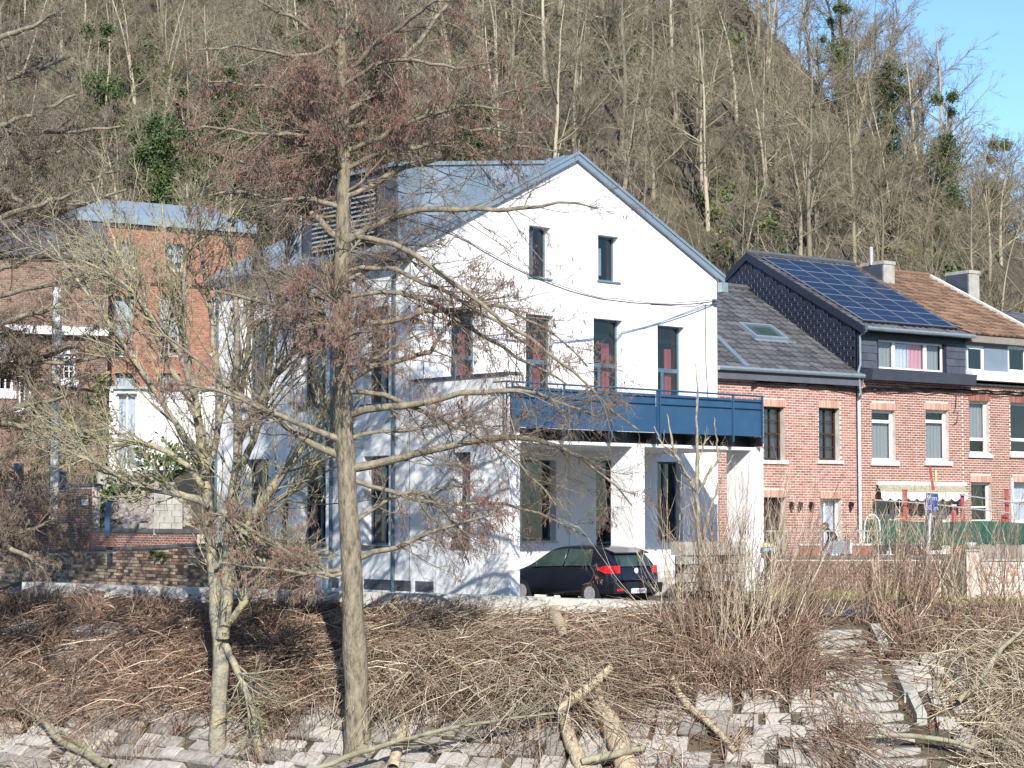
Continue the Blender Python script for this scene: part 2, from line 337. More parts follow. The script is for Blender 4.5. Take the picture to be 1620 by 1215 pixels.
# ---------------------------------------------------------------- vectorised branches
def unit(v): return v / np.maximum(np.linalg.norm(v, axis=-1, keepdims=True), 1e-9)
def tubes(P, Rd, k=3, twist=0):
    """P (N,K,3), Rd (N,K) -> V,F"""
    N, K, _ = P.shape; d = unit(P[:, -1] - P[:, 0] + 1e-6)
    ref = np.where(np.abs(d[:, 2:3]) > 0.9, np.array([[1., 0.2, 0]]), np.array([[0.1, 0.3, 1.]]))
    a = unit(np.cross(d, ref)); b = np.cross(d, a)
    th = 2 * np.pi * np.arange(k) / k
    off = a[:, None, None, :] * np.cos(th)[None, None, :, None] + b[:, None, None, :] * np.sin(th)[None, None, :, None]
    V = P[:, :, None, :] + off * Rd[:, :, None, None]
    base = (np.arange(N) * K * k)[:, None, None]; i = (np.arange(K - 1) * k)[None, :, None]; j = np.arange(k)[None, None, :]; j2 = (j + 1) % k
    Fq = np.stack([base + i + j, base + i + j2, base + i + k + j2, base + i + k + j], -1).reshape(-1, 4)
    return V.reshape(-1, 3), Fq
def merge(parts):
    V = []; Fs = []; n = 0
    for v, f in parts: V.append(v); Fs.append(f + n); n += len(v)
    return np.concatenate(V), np.concatenate(Fs)
def level(S, D, L, Rr, K, wob, trop, rng, taper=0.75, side=None):
    N = len(S); P = np.zeros((N, K, 3)); P[:, 0] = S; d = unit(D); st = (L / (K - 1))[:, None]
    for i in range(1, K):
        d = unit(d + rng.normal(0, wob, (N, 3)) + np.array([0, 0, 1.]) * trop + (0 if side is None else side))
        P[:, i] = P[:, i - 1] + d * st
    t = np.linspace(0, 1, K)[None, :]
    return P, Rr[:, None] * (1 - taper * t)
def spawn(P, Rd, L, m, ang, ratio, rr, tmin, rng, tmax=1.0, angs=0.2, rmin=0.003):
    N, K, _ = P.shape; idx = np.repeat(np.arange(N), m); t = rng.uniform(tmin, tmax, N * m) * (K - 1)
    i = np.minimum(t.astype(int), K - 2); f = (t - i)[:, None]
    S = P[idx, i] * (1 - f) + P[idx, i + 1] * f; d = unit(P[idx, i + 1] - P[idx, i])
    r = Rd[idx, i] * (1 - f[:, 0]) + Rd[idx, i + 1] * f[:, 0]
    q = unit(np.cross(d, unit(rng.normal(0, 1, (N * m, 3))))); a = rng.normal(ang, angs, N * m)[:, None]
    D = d * np.cos(a) + q * np.sin(a)
    Ln = L[idx] * ratio * rng.uniform(0.5, 1.15, N * m) * (1.15 - 0.6 * t / (K - 1))
    return S, D, Ln, np.maximum(r * rr, rmin)
# ---------------------------------------------------------------- terrain
MT['soil'] = mat('leaf_covered_soil', (0.12, 0.098, 0.066), (0.035, 0.032, 0.02), 0.95, 0.8, 0.8, c3=(0.07, 0.06, 0.04), bscale=5)
MT['water'] = mat('river_water', (0.05, 0.07, 0.06), (0.04, 0.05, 0.045), 0.1, 2, 0.1)
CR = np.array([(-34, 72.5), (-15.2, 58), (-6.9, 52), (-0.1, 46.6), (4.5, 44.3), (12, 44.3), (26, 46), (60, 50)], float)
def _resample(P, n):
    d = np.r_[0, np.cumsum(np.linalg.norm(np.diff(P, axis=0), axis=1))]; t = np.linspace(0, d[-1], n)
    return np.c_[np.interp(t, d, P[:, 0]), np.interp(t, d, P[:, 1])], t
CS, CT = _resample(CR, 500)
_k = np.ones(31) / 31
CS = np.c_[np.convolve(np.pad(CS[:, 0], 15, 'edge'), _k, 'valid'), np.convolve(np.pad(CS[:, 1], 15, 'edge'), _k, 'valid')]
_tg = np.gradient(CS, axis=0); _tg /= np.linalg.norm(_tg, axis=1)[:, None]
CN = np.c_[_tg[:, 1], -_tg[:, 0]]           # towards the river
def crest_d(x, y):
    x = np.atleast_1d(np.asarray(x, float)); y = np.atleast_1d(np.asarray(y, float)); out = np.empty(len(x)); si = np.empty(len(x), int)
    for i in range(0, len(x), 20000):
        dx = x[i:i + 20000, None] - CS[None, :, 0]; dy = y[i:i + 20000, None] - CS[None, :, 1]
        j = np.argmin(dx * dx + dy * dy, 1); r = np.arange(len(j))
        out[i:i + 20000] = dx[r, j] * CN[j, 0] + dy[r, j] * CN[j, 1]; si[i:i + 20000] = j
    return out, si
def hill_top(x): return np.interp(x, [-80, -6, 6, 13, 20, 26.5, 31, 40, 70], [62, 58, 46, 35, 23.5, 17.0, 14.0, 10.5, 7])
def wob(x, y): return np.sin(x * 0.31 + y * 0.13) * np.cos(y * 0.27 - x * 0.11) + 0.5 * np.sin(x * 0.9 + 1.3) * np.sin(y * 0.8)
C0 = np.array([-2.70, 51.7]); G_ = np.array([math.cos(R_(41)), math.sin(R_(41))]); L_ = np.array([-math.sin(R_(41)), math.cos(R_(41))])
def tz(x, y):
    x = np.atleast_1d(np.asarray(x, float)); y = np.atleast_1d(np.asarray(y, float)); d, _ = crest_d(x, y)
    z = np.full(len(x), -0.38)
    lx = (x - C0[0]) * G_[0] + (y - C0[1]) * G_[1]; ly = (x - C0[0]) * L_[0] + (y - C0[1]) * L_[1]
    left = (lx > 0.3) & (ly > 4.0)
    z = np.where(left, np.clip(0.5 + 0.85 * (lx - 1.0), 0.5, 3.45), z)
    z = np.where((x > 7.0) & (y > 55.4), 0.62, z)
    foot = np.interp(x, [-60, -12, 2, 12, 22, 40], [93, 91, 72, 72, 80, 92])
    h = np.clip(y - foot, 0, None) * 0.74
    h = h + np.where(h > 0.5, wob(x, y) * 0.7, 0)
    ht = hill_top(x); h = np.where(h > ht, ht + (h - ht) * 0.02, h)
    z = z + np.clip(h, 0, None)
    bank = -0.30 - 0.67 * d + 0.05 * wob(x * 3, y * 3)
    z = np.where(d > 0, np.maximum(bank, -6.6), z)
    z = np.where(d > 0.0, z, z)
    return z
def ground_px(px, py, y0=38.0, y1=70.0, lift=0.0):
    ys = np.linspace(y0, y1, 1600); r = ray(px, py); xs = r.x / r.y * ys; zs = CZ + r.z / r.y * ys
    t = tz(xs, ys) + lift; k = np.argmax(zs <= t); return Vector((xs[k], ys[k], t[k]))
xs = np.r_[np.arange(-70, -30, 1.5), np.arange(-30, 30, 0.4), np.arange(30, 71, 1.5)]; ys = np.r_[np.arange(36, 75, 0.4), np.arange(75, 200, 1.4)]
X, Y = np.meshgrid(xs, ys); Z = tz(X.ravel(), Y.ravel()); nx, ny = len(xs), len(ys)
i = np.arange(nx - 1)[None, :] + nx * np.arange(ny - 1)[:, None]
npmesh('hillside_ground', np.c_[X.ravel(), Y.ravel(), Z], np.stack([i, i + 1, i + 1 + nx, i + nx], -1).reshape(-1, 4),
       'soil', kind='structure', smooth=True)
MB().quad((-400, -60, -6.2), (400, -60, -6.2), (400, 60, -6.2), (-400, 60, -6.2)).build('river', 'water', kind='structure')
MB().quad((-600, -600, -6.5), (600, -600, -6.5), (600, 600, -6.5), (-600, 600, -6.5)).build('valley_ground', 'soil', kind='structure')
# paved road strip behind the crest and the pale coping along it
def crest_pt(k, d, z): return (CS[k, 0] + CN[k, 0] * d, CS[k, 1] + CN[k, 1] * d, z)
def strip(name, k0, k1, d0, d1, z0, z1, m, kind='structure', step=4):
    ks = list(range(k0, k1, step)); mb = MB()
    for a, b in zip(ks, ks[1:]):
        mb.quad(crest_pt(a, d0, z0(a)), crest_pt(b, d0, z0(b)), crest_pt(b, d1, z0(b)), crest_pt(a, d1, z0(a)))
    return mb.build(name, m, kind=kind)
def kof(px, Y=None):                        # crest sample seen at image column px
    c = (CS[:, 0] / CS[:, 1]) * F + 810; return int(np.argmin(abs(c - px)))
strip('road', kof(-60), kof(1700), -3.2, -0.05, lambda k: -0.36, None, 'asph')
# coping stones along the quay
cw = thing('quay_coping', label='low pale concrete coping wall along the top of the river bank', cat='low wall')
def copz(px): return float(np.interp(px, [0, 300, 700, 1000, 1160], [-0.02, -0.05, -0.0, -0.06, -0.14]))
k = kof(40); kend = kof(1150)
while k < kend:
    k2 = k + 9; a, b = k, min(k2, kend); px = CS[a, 0] / CS[a, 1] * F + 810; zt = copz(px); g = 0.15
    A0, A1 = crest_pt(a, -0.42, 0), crest_pt(a, 0.05, 0); B0, B1 = crest_pt(b, -0.42, 0), crest_pt(b, 0.05, 0)
    def f(p, z): return (p[0], p[1], z)
    mb = MB(); e = 0.012
    q = [Vector(f(A1, 0)), Vector(f(B1, 0)), Vector(f(B0, 0)), Vector(f(A0, 0))]; dv = (q[1] - q[0]).normalized() * e
    q = [q[0] + dv, q[1] - dv, q[2] - dv, q[3] + dv]
    mb.hexa([(v.x, v.y, -0.55) for v in q], [(v.x, v.y, zt) for v in q])
    mb.build('coping_stone', 'concw', cw); k = k2
# ---------------------------------------------------------------- the white house
GZ = -0.38
A41 = R_(41)
Gp = wall_pl(C0[0], C0[1], 41); g3 = Vector((math.cos(A41), math.sin(A41), 0)); l3 = Vector((-math.sin(A41), math.cos(A41), 0))
o3 = Vector((C0[0], C0[1], 0))
Ap = Pl(o3, -l3, (0, 0, 1))                 # left wall: a runs towards the viewer, house spans a<0, terrace wall a>0
WH = thing('white_house', (C0[0], C0[1], 0), A41, 'three storey white rendered house with zinc roof and dark blue balcony', 'house')
def A(px, py): return Ap.at(px, py)
def Gq(px, py, n=0.0): return Gp.at(px, py, n)
GW = Gq(1135, 600)[0]; AL = A(341, 600)[0]; AT = A(805, 800)[0]
pk_a, pk_z = Gq(910, 252); e0 = 9.0; e1 = Gq(1135, 441)[1]
class Rf:                                    # roof line over the gable
    pk = pk_a
    def __call__(s, a): return e0 + (pk_z - e0) * a / pk_a if a < pk_a else pk_z + (e1 - pk_z) * (a - pk_a) / (GW - pk_a)
rf = Rf()
def rect(fn, x0, y0, x1, y1, yb=None):
    a, zt = fn(x0, y0); b, zb = fn(x1, y1); return [a, b, zb, zt]
gh = []
for q in [(837, 356, 871, 437), (946, 371, 979, 443)]: r = rect(Gq, *q); r[2] = Gq(q[0], q[3])[1]; gh.append(r)
up = []
for q in [(714, 487, 757, 600), (832, 496, 876, 600), (939, 503, 985, 600), (1040, 514, 1083, 600)]:
    r = rect(Gq, *q); r[2] = 4.25; up.append(r)
gr = []
for q in [(825, 727, 880, 856), (943, 728, 981, 905), (1040, 730, 1080, 856)]:
    r = rect(Gq, *q); r[2] = Gq(q[0], q[3])[1]; gr.append(r)
holes = gh + up + gr
jx = [Gq(x, 600)[0] for x in (797, 900, 1002, 1105)]
xs_ = [0.0] + jx + [GW]
for x0, x1 in zip(xs_, xs_[1:]):
    hs = [h for h in holes if x0 < (h[0] + h[1]) / 2 < x1]
    wall_holes(x0 + 0.008, x1 - 0.008, GZ, rf, hs, 0.30).build('wall_panel', 'white', WH, Gp)
MB().quad((0, GZ, -0.03), (GW, GZ, -0.03), (GW, e1, -0.03), (0, e0, -0.03))
for x in jx: MB().box(x - 0.03, x + 0.03, GZ, rf(x) - 0.05, -0.02, -0.012).build('joint_strip', 'net', WH, Gp)
# left wall panels
ah = []
for q in [(386, 508, 424, 642), (474, 499, 515, 640), (575, 488, 615, 637)]: r = rect(A, *q); r[2] = A(q[2], q[3])[1]; ah.append(r)
for q in [(386, 727, 424, 857), (474, 725, 515, 860), (575, 722, 615, 863)]: r = rect(A, *q); r[2] = A(q[2], q[3])[1]; ah.append(r)
wz = A(805, 592)[1]
w4 = rect(A, 718, 716, 744, 861); ah2 = [w4]
aj = [A(x, 700)[0] for x in (432, 527, 625)]
ax_ = [AL] + aj + [-0.001]
for x0, x1 in zip(ax_, ax_[1:]):
    hs = [h for h in ah if x0 < (h[0] + h[1]) / 2 < x1]
    wall_holes(x0 + 0.008, x1 - 0.008, GZ, e0 - 0.02, hs, 0.34).build('wall_panel', 'white', WH, Ap)
a690 = A(690, 700)[0]
for x0, x1 in ((0.001, a690), (a690, AT)):
    hs = [h for h in ah2 if x0 < (h[0] + h[1]) / 2 < x1]
    wall_holes(x0 + 0.008, x1 - (0.008 if x1 < AT else 0), GZ, wz, hs, 0.34).build('wall_panel', 'white', WH, Ap)
wb = MB(); wb.box(0.001, w4[0] - 0.003, GZ, wz - 0.01, -0.36, -0.035); wb.box(w4[1] + 0.003, AT - 0.001, GZ, wz - 0.01, -0.36, -0.035)
wb.box(w4[0] - 0.003, w4[1] + 0.003, GZ, w4[2], -0.36, -0.035); wb.box(w4[0] - 0.003, w4[1] + 0.003, w4[3], wz - 0.01, -0.36, -0.035)
wb.quad((AT, GZ, 0), (AT, GZ, -0.36), (AT, wz - 0.01, -0.36), (AT, wz - 0.01, 0)).build('terrace_side_wall', 'white', WH, Ap)
MB().box(0.01, AT + 0.03, wz, wz + 0.07, -0.40, 0.05).build('wall_coping', 'soffit', WH, Ap)
# joint strips and downpipes on the left wall
for x in aj[:2] + [a690]: MB().box(x - 0.025, x + 0.025, GZ, (e0 - 0.5) if x < 0 else wz - 0.02, -0.02, -0.01).build('joint_strip', 'net', WH, Ap)
for px, z1 in ((345, 8.6), (527, 8.6), (625, 8.7)):
    x = A(px, 700)[0]
    MB().tube([Ap.w(x, GZ + 0.15, 0.07), Ap.w(x, z1, 0.07)], 0.045, 8).build('downpipe', 'wframe', WH)
# other two walls, floors and dark interior
AD = -AL
wb = MB(); wb.quad((GW, 0.0, GZ), (GW, AD, GZ), (GW, AD, e1), (GW, 0, e1)); wb.quad((0, AD, GZ), (GW, AD, GZ), (GW, AD, e1), (pk_a, AD, pk_z), (0, AD, e0))
wb.v = [(o3 + g3 * v[0] + l3 * v[1] + Vector((0, 0, v[2])))[:] for v in wb.v]; wb.build('rear_wall', 'white', WH)
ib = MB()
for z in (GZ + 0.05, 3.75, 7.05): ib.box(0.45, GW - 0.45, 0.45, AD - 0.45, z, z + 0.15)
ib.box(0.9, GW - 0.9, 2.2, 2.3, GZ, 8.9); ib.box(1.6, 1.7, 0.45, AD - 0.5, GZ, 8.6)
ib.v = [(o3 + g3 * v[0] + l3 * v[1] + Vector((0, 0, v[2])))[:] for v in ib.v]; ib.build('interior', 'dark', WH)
# windows
for k, h in enumerate(gh):
    window(WH, Gp, h[0], h[1], h[2], h[3], 0.24, 'wframe', sill=('zinc', 0.05, 0.05, 0.05), cur=[('lace', 0.15, 0.55, 0.15, 0.75)] if k == 1 else [('net', 0.45, 0.6, 0, 1)])
for k, h in enumerate(up):
    c = [('red', 0.56, 0.82, 0.02, 0.80)]
    window(WH, Gp, h[0], h[1], h[2], h[3], 0.24, 'wframe', vb=((0.38, 0.10, 0.60),), hb=((0.60, 0.12),), cur=c)
for k, h in enumerate(gr):
    if k == 1: window(WH, Gp, h[0], h[1], h[2], h[3], 0.26, 'wframe', gm='glassd', hb=((0.22, 0.05), (0.26, 0.05)), name='door')
    else: window(WH, Gp, h[0], h[1], h[2], h[3], 0.26, 'wframe', gm='glassd', vb=((0.5, 0.07),) if k == 2 else (), sill=('sill', 0.03, 0.05, 0.06), cur=[('net', 0.1, 0.35, 0.0, 0.3)])
for h in ah + ah2:
    window(WH, Ap, h[0], h[1], h[2], h[3], 0.28, 'wframe', gm='glassd', vb=((0.55, 0.06),), sill=('cap', 0.05, 0.10, 0.06))
# basement window band
bz0, bz1 = -0.08, 0.20
for p0, p1 in ((523, 536), (576, 640), (628, 650), (657, 686)):
    x0, x1 = A(p0, 915)[0], A(p1, 915)[0]; MB().box(x0, x1, bz0, bz1, -0.02, 0.004).build('basement_window', 'soffit', WH, Ap)
# roof: two zinc slopes in seamed sheets, verge and eaves trim
ov = 0.34; s0 = (pk_z - e0) / pk_a
zl = e0 - ov * s0
def slope(x): return e0 + x * s0 if x < pk_a else rf(x)
FR, BK = -0.12, AD + 0.15
def gl(x, y, z): return o3 + g3 * x + l3 * y + Vector((0, 0, z))
n_s = 16
for side in (0, 1):
    xa, xb = (-ov, pk_a) if side == 0 else (GW + 0.22, pk_a)
    za = zl if side == 0 else e1 - 0.22 * (pk_z - e1) / (GW - pk_a)
    for k in range(n_s):
        y0 = FR + (BK - FR) * k / n_s; y1 = FR + (BK - FR) * (k + 1) / n_s
        mb = MB(); T = 0.06
        for (ya, yb, h0, h1) in ((y0 + 0.004, y1 - 0.03, 0.12, 0.16), (y1 - 0.03, y1 - 0.004, 0.12, 0.20)):
            mb.hexa([gl(xa, ya, za + h0), gl(xb, ya, pk_z + h0), gl(xb, yb, pk_z + h0), gl(xa, yb, za + h0)], [gl(xa, ya, za + h1), gl(xb, ya, pk_z + h1), gl(xb, yb, pk_z + h1), gl(xa, yb, za + h1)])
        mb.build('roof_sheet', 'zinc', WH)
vt = MB()
for (xa, za, xb, zb) in ((-ov, zl, pk_a, pk_z), (pk_a, pk_z, GW + 0.22, e1 - 0.22 * (pk_z - e1) / (GW - pk_a))):
    vt.hexa([gl(xa, FR - 0.02, za - 0.03), gl(xb, FR - 0.02, zb - 0.03), gl(xb, FR + 0.10, zb - 0.03), gl(xa, FR + 0.10, za - 0.03)], [gl(xa, FR - 0.02, za + 0.19), gl(xb, FR - 0.02, zb + 0.19), gl(xb, FR + 0.10, zb + 0.19), gl(xa, FR + 0.10, za + 0.19)])
    vt.hexa([gl(xa, FR - 0.05, za + 0.13), gl(xb, FR - 0.05, zb + 0.13), gl(xb, FR + 0.0, zb + 0.13), gl(xa, FR + 0.0, za + 0.13)], [gl(xa, FR - 0.05, za + 0.22), gl(xb, FR - 0.05, zb + 0.22), gl(xb, FR + 0.0, zb + 0.22), gl(xa, FR + 0.0, za + 0.22)])
vt.build('verge_trim', 'zinc', WH)
MB().hexa([gl(-ov, FR, e0 - 0.30), gl(-0.002, FR, e0 - 0.30), gl(-0.002, BK, e0 - 0.30), gl(-ov, BK, e0 - 0.30)], [gl(-ov, FR, zl + 0.13), gl(-0.002, FR, zl + 0.13), gl(-0.002, BK, zl + 0.13), gl(-ov, BK, zl + 0.13)]).build('eaves_box', 'soffit', WH)
MB().hexa([gl(GW + 0.02, FR - 0.07, e1 - 0.42), gl(GW + 0.30, FR - 0.07, e1 - 0.42), gl(GW + 0.30, BK, e1 - 0.42), gl(GW + 0.02, BK, e1 - 0.42)], [gl(GW + 0.02, FR - 0.07, e1 - 0.12), gl(GW + 0.30, FR - 0.07, e1 - 0.12), gl(GW + 0.30, BK, e1 - 0.12), gl(GW + 0.02, BK, e1 - 0.12)]).build('box_gutter', 'zincl', WH)
# big zinc dormer on the left slope
yd = 0.75
Dp = Pl(gl(0, yd, 0), g3, (0, 0, 1)); dx0, dz0 = Dp.at(629, 263); dx0 = max(dx0, -0.25)
dz0 = Dp.at(629, 263)[1]; dxr, dzr = Dp.at(878, 259)
yb_ = 5.2
def dtop(x): return dz0 + (dzr - dz0) * (x - dx0) / (dxr - dx0)
nsh = 7
for k in range(nsh):                         # cheek facing the gable side
    x0 = dx0 + (dxr - dx0) * k / nsh; x1 = dx0 + (dxr - dx0) * (k + 1) / nsh; mb = MB()
    mb.hexa([(x0 + .01, slope(max(x0, -ov)) - 0.1, -0.05), (x1 - .01, slope(x1) - 0.1, -0.05), (x1 - .01, dtop(x1), -0.05), (x0 + .01, dtop(x0), -0.05)], [(x0 + .01, slope(max(x0, -ov)) - 0.1, 0), (x1 - .01, slope(x1) - 0.1, 0), (x1 - .01, dtop(x1), 0), (x0 + .01, dtop(x0), 0)])
    mb.box(x1 - .03, x1, slope(x1), dtop(x1), -0.02, 0.03); mb.build('cheek_sheet', 'zinc', WH, Dp)
Fp = Pl(gl(dx0, 0, 0), -l3, (0, 0, 1))        # dormer front: a = -y
zf0 = zl + 0.2
for k in range(8):
    a0 = -yb_ + (yb_ - yd) * k / 8; a1 = -yb_ + (yb_ - yd) * (k + 1) / 8
    MB().box(a0 + .006, a1 - .006, zf0, dz0, -0.06, 0).box(a1 - .03, a1, zf0, dz0, -0.02, 0.03).build('dim_front_sheet', 'slate', WH, Fp)  # dim sun angle of the dormer front put into a darker sheet colour
lv0, lv1 = -4.5, -2.3
z = zf0 + 0.35
for (l0, l1) in ((-4.6, -3.3), (-3.1, -1.7)):
    fr_ = MB().box(l0 - .05, l1 + .05, zf0 + 0.3, dz0 - 0.35, 0.0, 0.03).build('louvred_shutter', 'black', WH, Fp)
    z = zf0 + 0.36
    while z < dz0 - 0.45:
        MB().hexa([(l0, z, 0.03), (l1, z, 0.03), (l1, z + 0.02, 0.03), (l0, z + 0.02, 0.03)], [(l0, z - 0.05, 0.10), (l1, z - 0.05, 0.10), (l1, z - 0.02, 0.10), (l0, z - 0.02, 0.10)]).build('louvre_slat', 'steel', fr_, Fp); z += 0.13
rt = MB(); rt.hexa([gl(dx0 - .12, yd - .06, dz0), gl(dxr, yd - .06, dzr), gl(dxr, yb_, dzr), gl(dx0 - .12, yb_, dz0)], [gl(dx0 - .12, yd - .06, dz0 + .1), gl(dxr, yd - .06, dzr + .1), gl(dxr, yb_, dzr + .1), gl(dx0 - .12, yb_, dz0 + .1)])
rt.build('dormer_roof', 'zincl', WH)
rb = MB(); rb.hexa([gl(dx0, yb_ - .05, zf0), gl(dxr, yb_ - .05, dzr - .5), gl(dxr, yb_, dzr - .5), gl(dx0, yb_, zf0)], [gl(dx0, yb_ - .05, dz0), gl(dxr, yb_ - .05, dzr), gl(dxr, yb_, dzr), gl(dx0, yb_, dz0)]).build('dormer_rear_cheek', 'slate', WH)
fl = thing('chimney_flue', tuple(gl(0.5, 5.75, 9.1)), 0, 'tall silver metal chimney flue beside the dark zinc dormer of the white house', 'flue')
zt = at(475, 296, gl(0.5, 5.75, 0).y).z; p0 = gl(0.5, 5.75, 9.1)
MB().tube([p0, (p0.x, p0.y, zt)], 0.10, 12).build('pipe', 'steel', fl, smooth=True)
MB().tube([(p0.x, p0.y, zt), (p0.x, p0.y, zt + .06)], 0.15, 12).build('cap', 'steel', fl)
# terrace slab and pillars
TP = Pl(o3 - l3 * AT, g3, (0, 0, 1))          # front plane of the terrace
tw = TP.at(1207, 700)[0]
mb = MB(); mb.box(0.0, tw, 3.72, 3.80, -AT + 0.01, -0.02)
mb.build('terrace_soffit', 'white', WH, TP)
MB().box(0.02, tw - 0.02, 3.805, 4.12, -AT + 0.01, -0.30).build('terrace_slab', 'black', WH, TP)
for (p0, p1, dd) in ((1002, 1020, 0.85), (1190, 1208, 0.95)):
    x0, x1 = TP.at(p0, 800)[0], TP.at(p1, 800)[0]
    MB().box(x0, x1, GZ, 3.715, -dd, -0.004).build('pillar', 'white', WH, TP)
# balcony balustrade
BP = Pl(o3 - l3 * (AT + 0.22), g3, (0, 0, 1))
rz_, r2, r3, pb = 5.22, 5.06, 4.86, 4.10
bx = [BP.at(x, 650)[0] for x in (811, 893, 968, 1040, 1104, 1160, 1206)]
for x0, x1 in zip(bx, bx[1:]):
    MB().box(x0 + 0.03, x1 - 0.03, pb, 5.12, -0.05, -0.03).build('balcony_panel', 'blue', WH, BP)
for x in bx + [bx[3] + 0.1]:
    MB().box(x - 0.022, x + 0.022, pb - 0.18, rz_ - 0.01, -0.028, 0.02).build('balcony_post', 'blue', WH, BP)
for (z, t) in ((rz_, .025), (r2, .014), (r3, .014)):
    MB().tube([BP.w(bx[0] - .2, z, 0.01), BP.w(bx[-1] + .03, z, 0.01)], t, 8).build('balcony_rail', 'blue', WH)
rr_ = MB()
for z in (rz_, 4.12): rr_.tube([BP.w(bx[0] - .2, z, 0.0), BP.w(bx[0] - .2, z, 0.0) + l3 * 0.5], .02, 6)
rr_.tube([BP.w(bx[0] - .2, 4.0, 0.0), BP.w(bx[0] - .2, rz_, 0.0)], .025, 6); rr_.build('balcony_return', 'slate', WH)
for x in bx[1:]: MB().box(x - .03, x + .03, 3.82, 4.09, -0.6, -0.02).build('bracket', 'black', WH, BP)
bp_end = MB().box(bx[-1] - .01, bx[-1] + .02, pb, 5.12, -AT - 0.2, -0.06).build('balcony_panel', 'blue', WH, BP)
MB().box(AT + 0.3, AT + 0.4, 0, 1, 0, 1)
# steps up to the porch and the concrete slab wall right of it
st = thing('porch_steps', label='short flight of grey steps beside the black car', cat='steps')
for k in range(4):
    a0, a1 = Gq(1046, 905, 1.0)[0], Gq(1085, 905, 1.0)[0]
    MB().box(a0, a1, GZ + 0.17 * k, GZ + 0.17 * (k + 1) - .004, 0.05, 1.9 - 0.32 * k).build('step', 'sill', st, Gp)
bw = thing('block_wall', label='grey concrete slab on gappy block courses under the porch pillar', cat='low wall')
Bp2 = Pl(at(1082, 880, 53.2), g3, (0, 0, 1))
x1_ = Bp2.at(1204, 880)[0]; zc = Bp2.at(1082, 880)[1]
MB().box(0, x1_, zc + 0.02, zc + 0.38, -0.5, 0.06).build('slab', 'conc', bw, Bp2)
rg = random.Random(8)
for r in range(4):
    x = 0.0 + (0.25 if r % 2 else 0)
    while x < x1_ - 0.3:
        if rg.random() < 0.62: MB().box(x, x + 0.42, zc - 0.24 * (r + 1) + .02, zc - 0.24 * r, -0.3, rg.uniform(-.02, .02)).build('block', 'conc', bw, Bp2)
        x += 0.47
MB().box(0, x1_, zc - 1.1, zc + .01, -0.34, -0.31).build('gap_shade', 'dark', bw, Bp2)  # near-black sheet stands in for the shade in the block gaps
# overhead cable from the gable to a pole across the road
cb = thing('overhead_cable', label='twisted black overhead cable sagging across the white gable', cat='cable')
P = []
for (px, py) in [(1131, 477), (1095, 481), (1060, 482), (1030, 481), (1000, 479), (975, 476), (950, 473), (925, 467), (900, 460), (870, 449), (840, 437), (815, 425), (790, 412), (765, 398), (740, 383), (715, 371), (690, 362), (650, 350), (600, 330), (549, 312)]:
    n_ = 0.1 + 0.27 * (GW - Gq(max(px, 400), py)[0]); n_ += max(0, 560 - px) * 0.012
    P.append(Gp.w(*Gp.at(px, py, n_), n_))
wp = thing('wooden_pole', (P[-1].x, P[-1].y, -.5), 0, 'wooden cable pole standing behind the alder trunk', 'pole'); MB().tube([at(556, 940, P[-1].y), P[-1] + Vector((0, 0, .15))], .09, 8).build('shaft', 'wood2', wp)
MB().tube(P, 0.018, 5).build('wire', 'black', cb); MB().tube([p + Vector((0.01 * math.sin(i * 2), 0, 0.05 + 0.02 * math.sin(i * 1.7))) for i, p in enumerate(P)], 0.011, 5).build('wire', 'black', cb)
MB().tube([Gp.w(GW - .1, P[0].z, .12), Gp.w(GW - .6, P[0].z - .05, .10), Gp.w(GW - 1.1, P[0].z - .22, .1), P[3] - Vector((0, 0, 0.02))], .012, 5).build('wire', 'black', cb)
MB().tube([Gp.w(GW - .55, P[0].z - .1, .03), Gp.w(GW - .53, 6.5, .03), Gp.w(GW - .45, 5.4, .03)], .012, 5).build('drop_wire', 'soffit', cb)
MB().box(GW - .22, GW - .03, P[0].z - .08, P[0].z + .08, 0.0, .12).build('wall_bracket', 'soffit', cb, Gp)
# ---------------------------------------------------------------- the black hatchback under the terrace
def pln(o, U, V): return Pl(o, U, V)
car = thing('parked_car', tuple(gl(3.05, -3.3, GZ)), A41, 'black hatchback parked nose in under the white house terrace', 'car')
Cp = Pl(gl(3.05, -3.3, GZ), g3, l3)            # a across, b forward, n up
MT['paint'] = mat('black_car_paint', (0.010, 0.012, 0.022), (0.008, 0.009, 0.016), 0.18, 3, spec=0.6)
MT['carglass'] = mat('car_glass', (0.05, 0.085, 0.075), (0.03, 0.05, 0.045), 0.06, 2, spec=0.8)
MT['tail'] = mat('red_tail_light_lens', (0.62, 0.02, 0.03), (0.45, 0.01, 0.02), 0.15, 14, spec=0.7)
MT['tyre'] = mat('black_rubber', (0.02, 0.02, 0.02), None, 0.8, 8)
MT['plate'] = mat('white_plate', (0.75, 0.75, 0.75), (0.68, 0.68, 0.68), 0.4, 8)
MT['plred'] = mat('dark_red_lettering', (0.30, 0.03, 0.05), None, 0.5, 8)
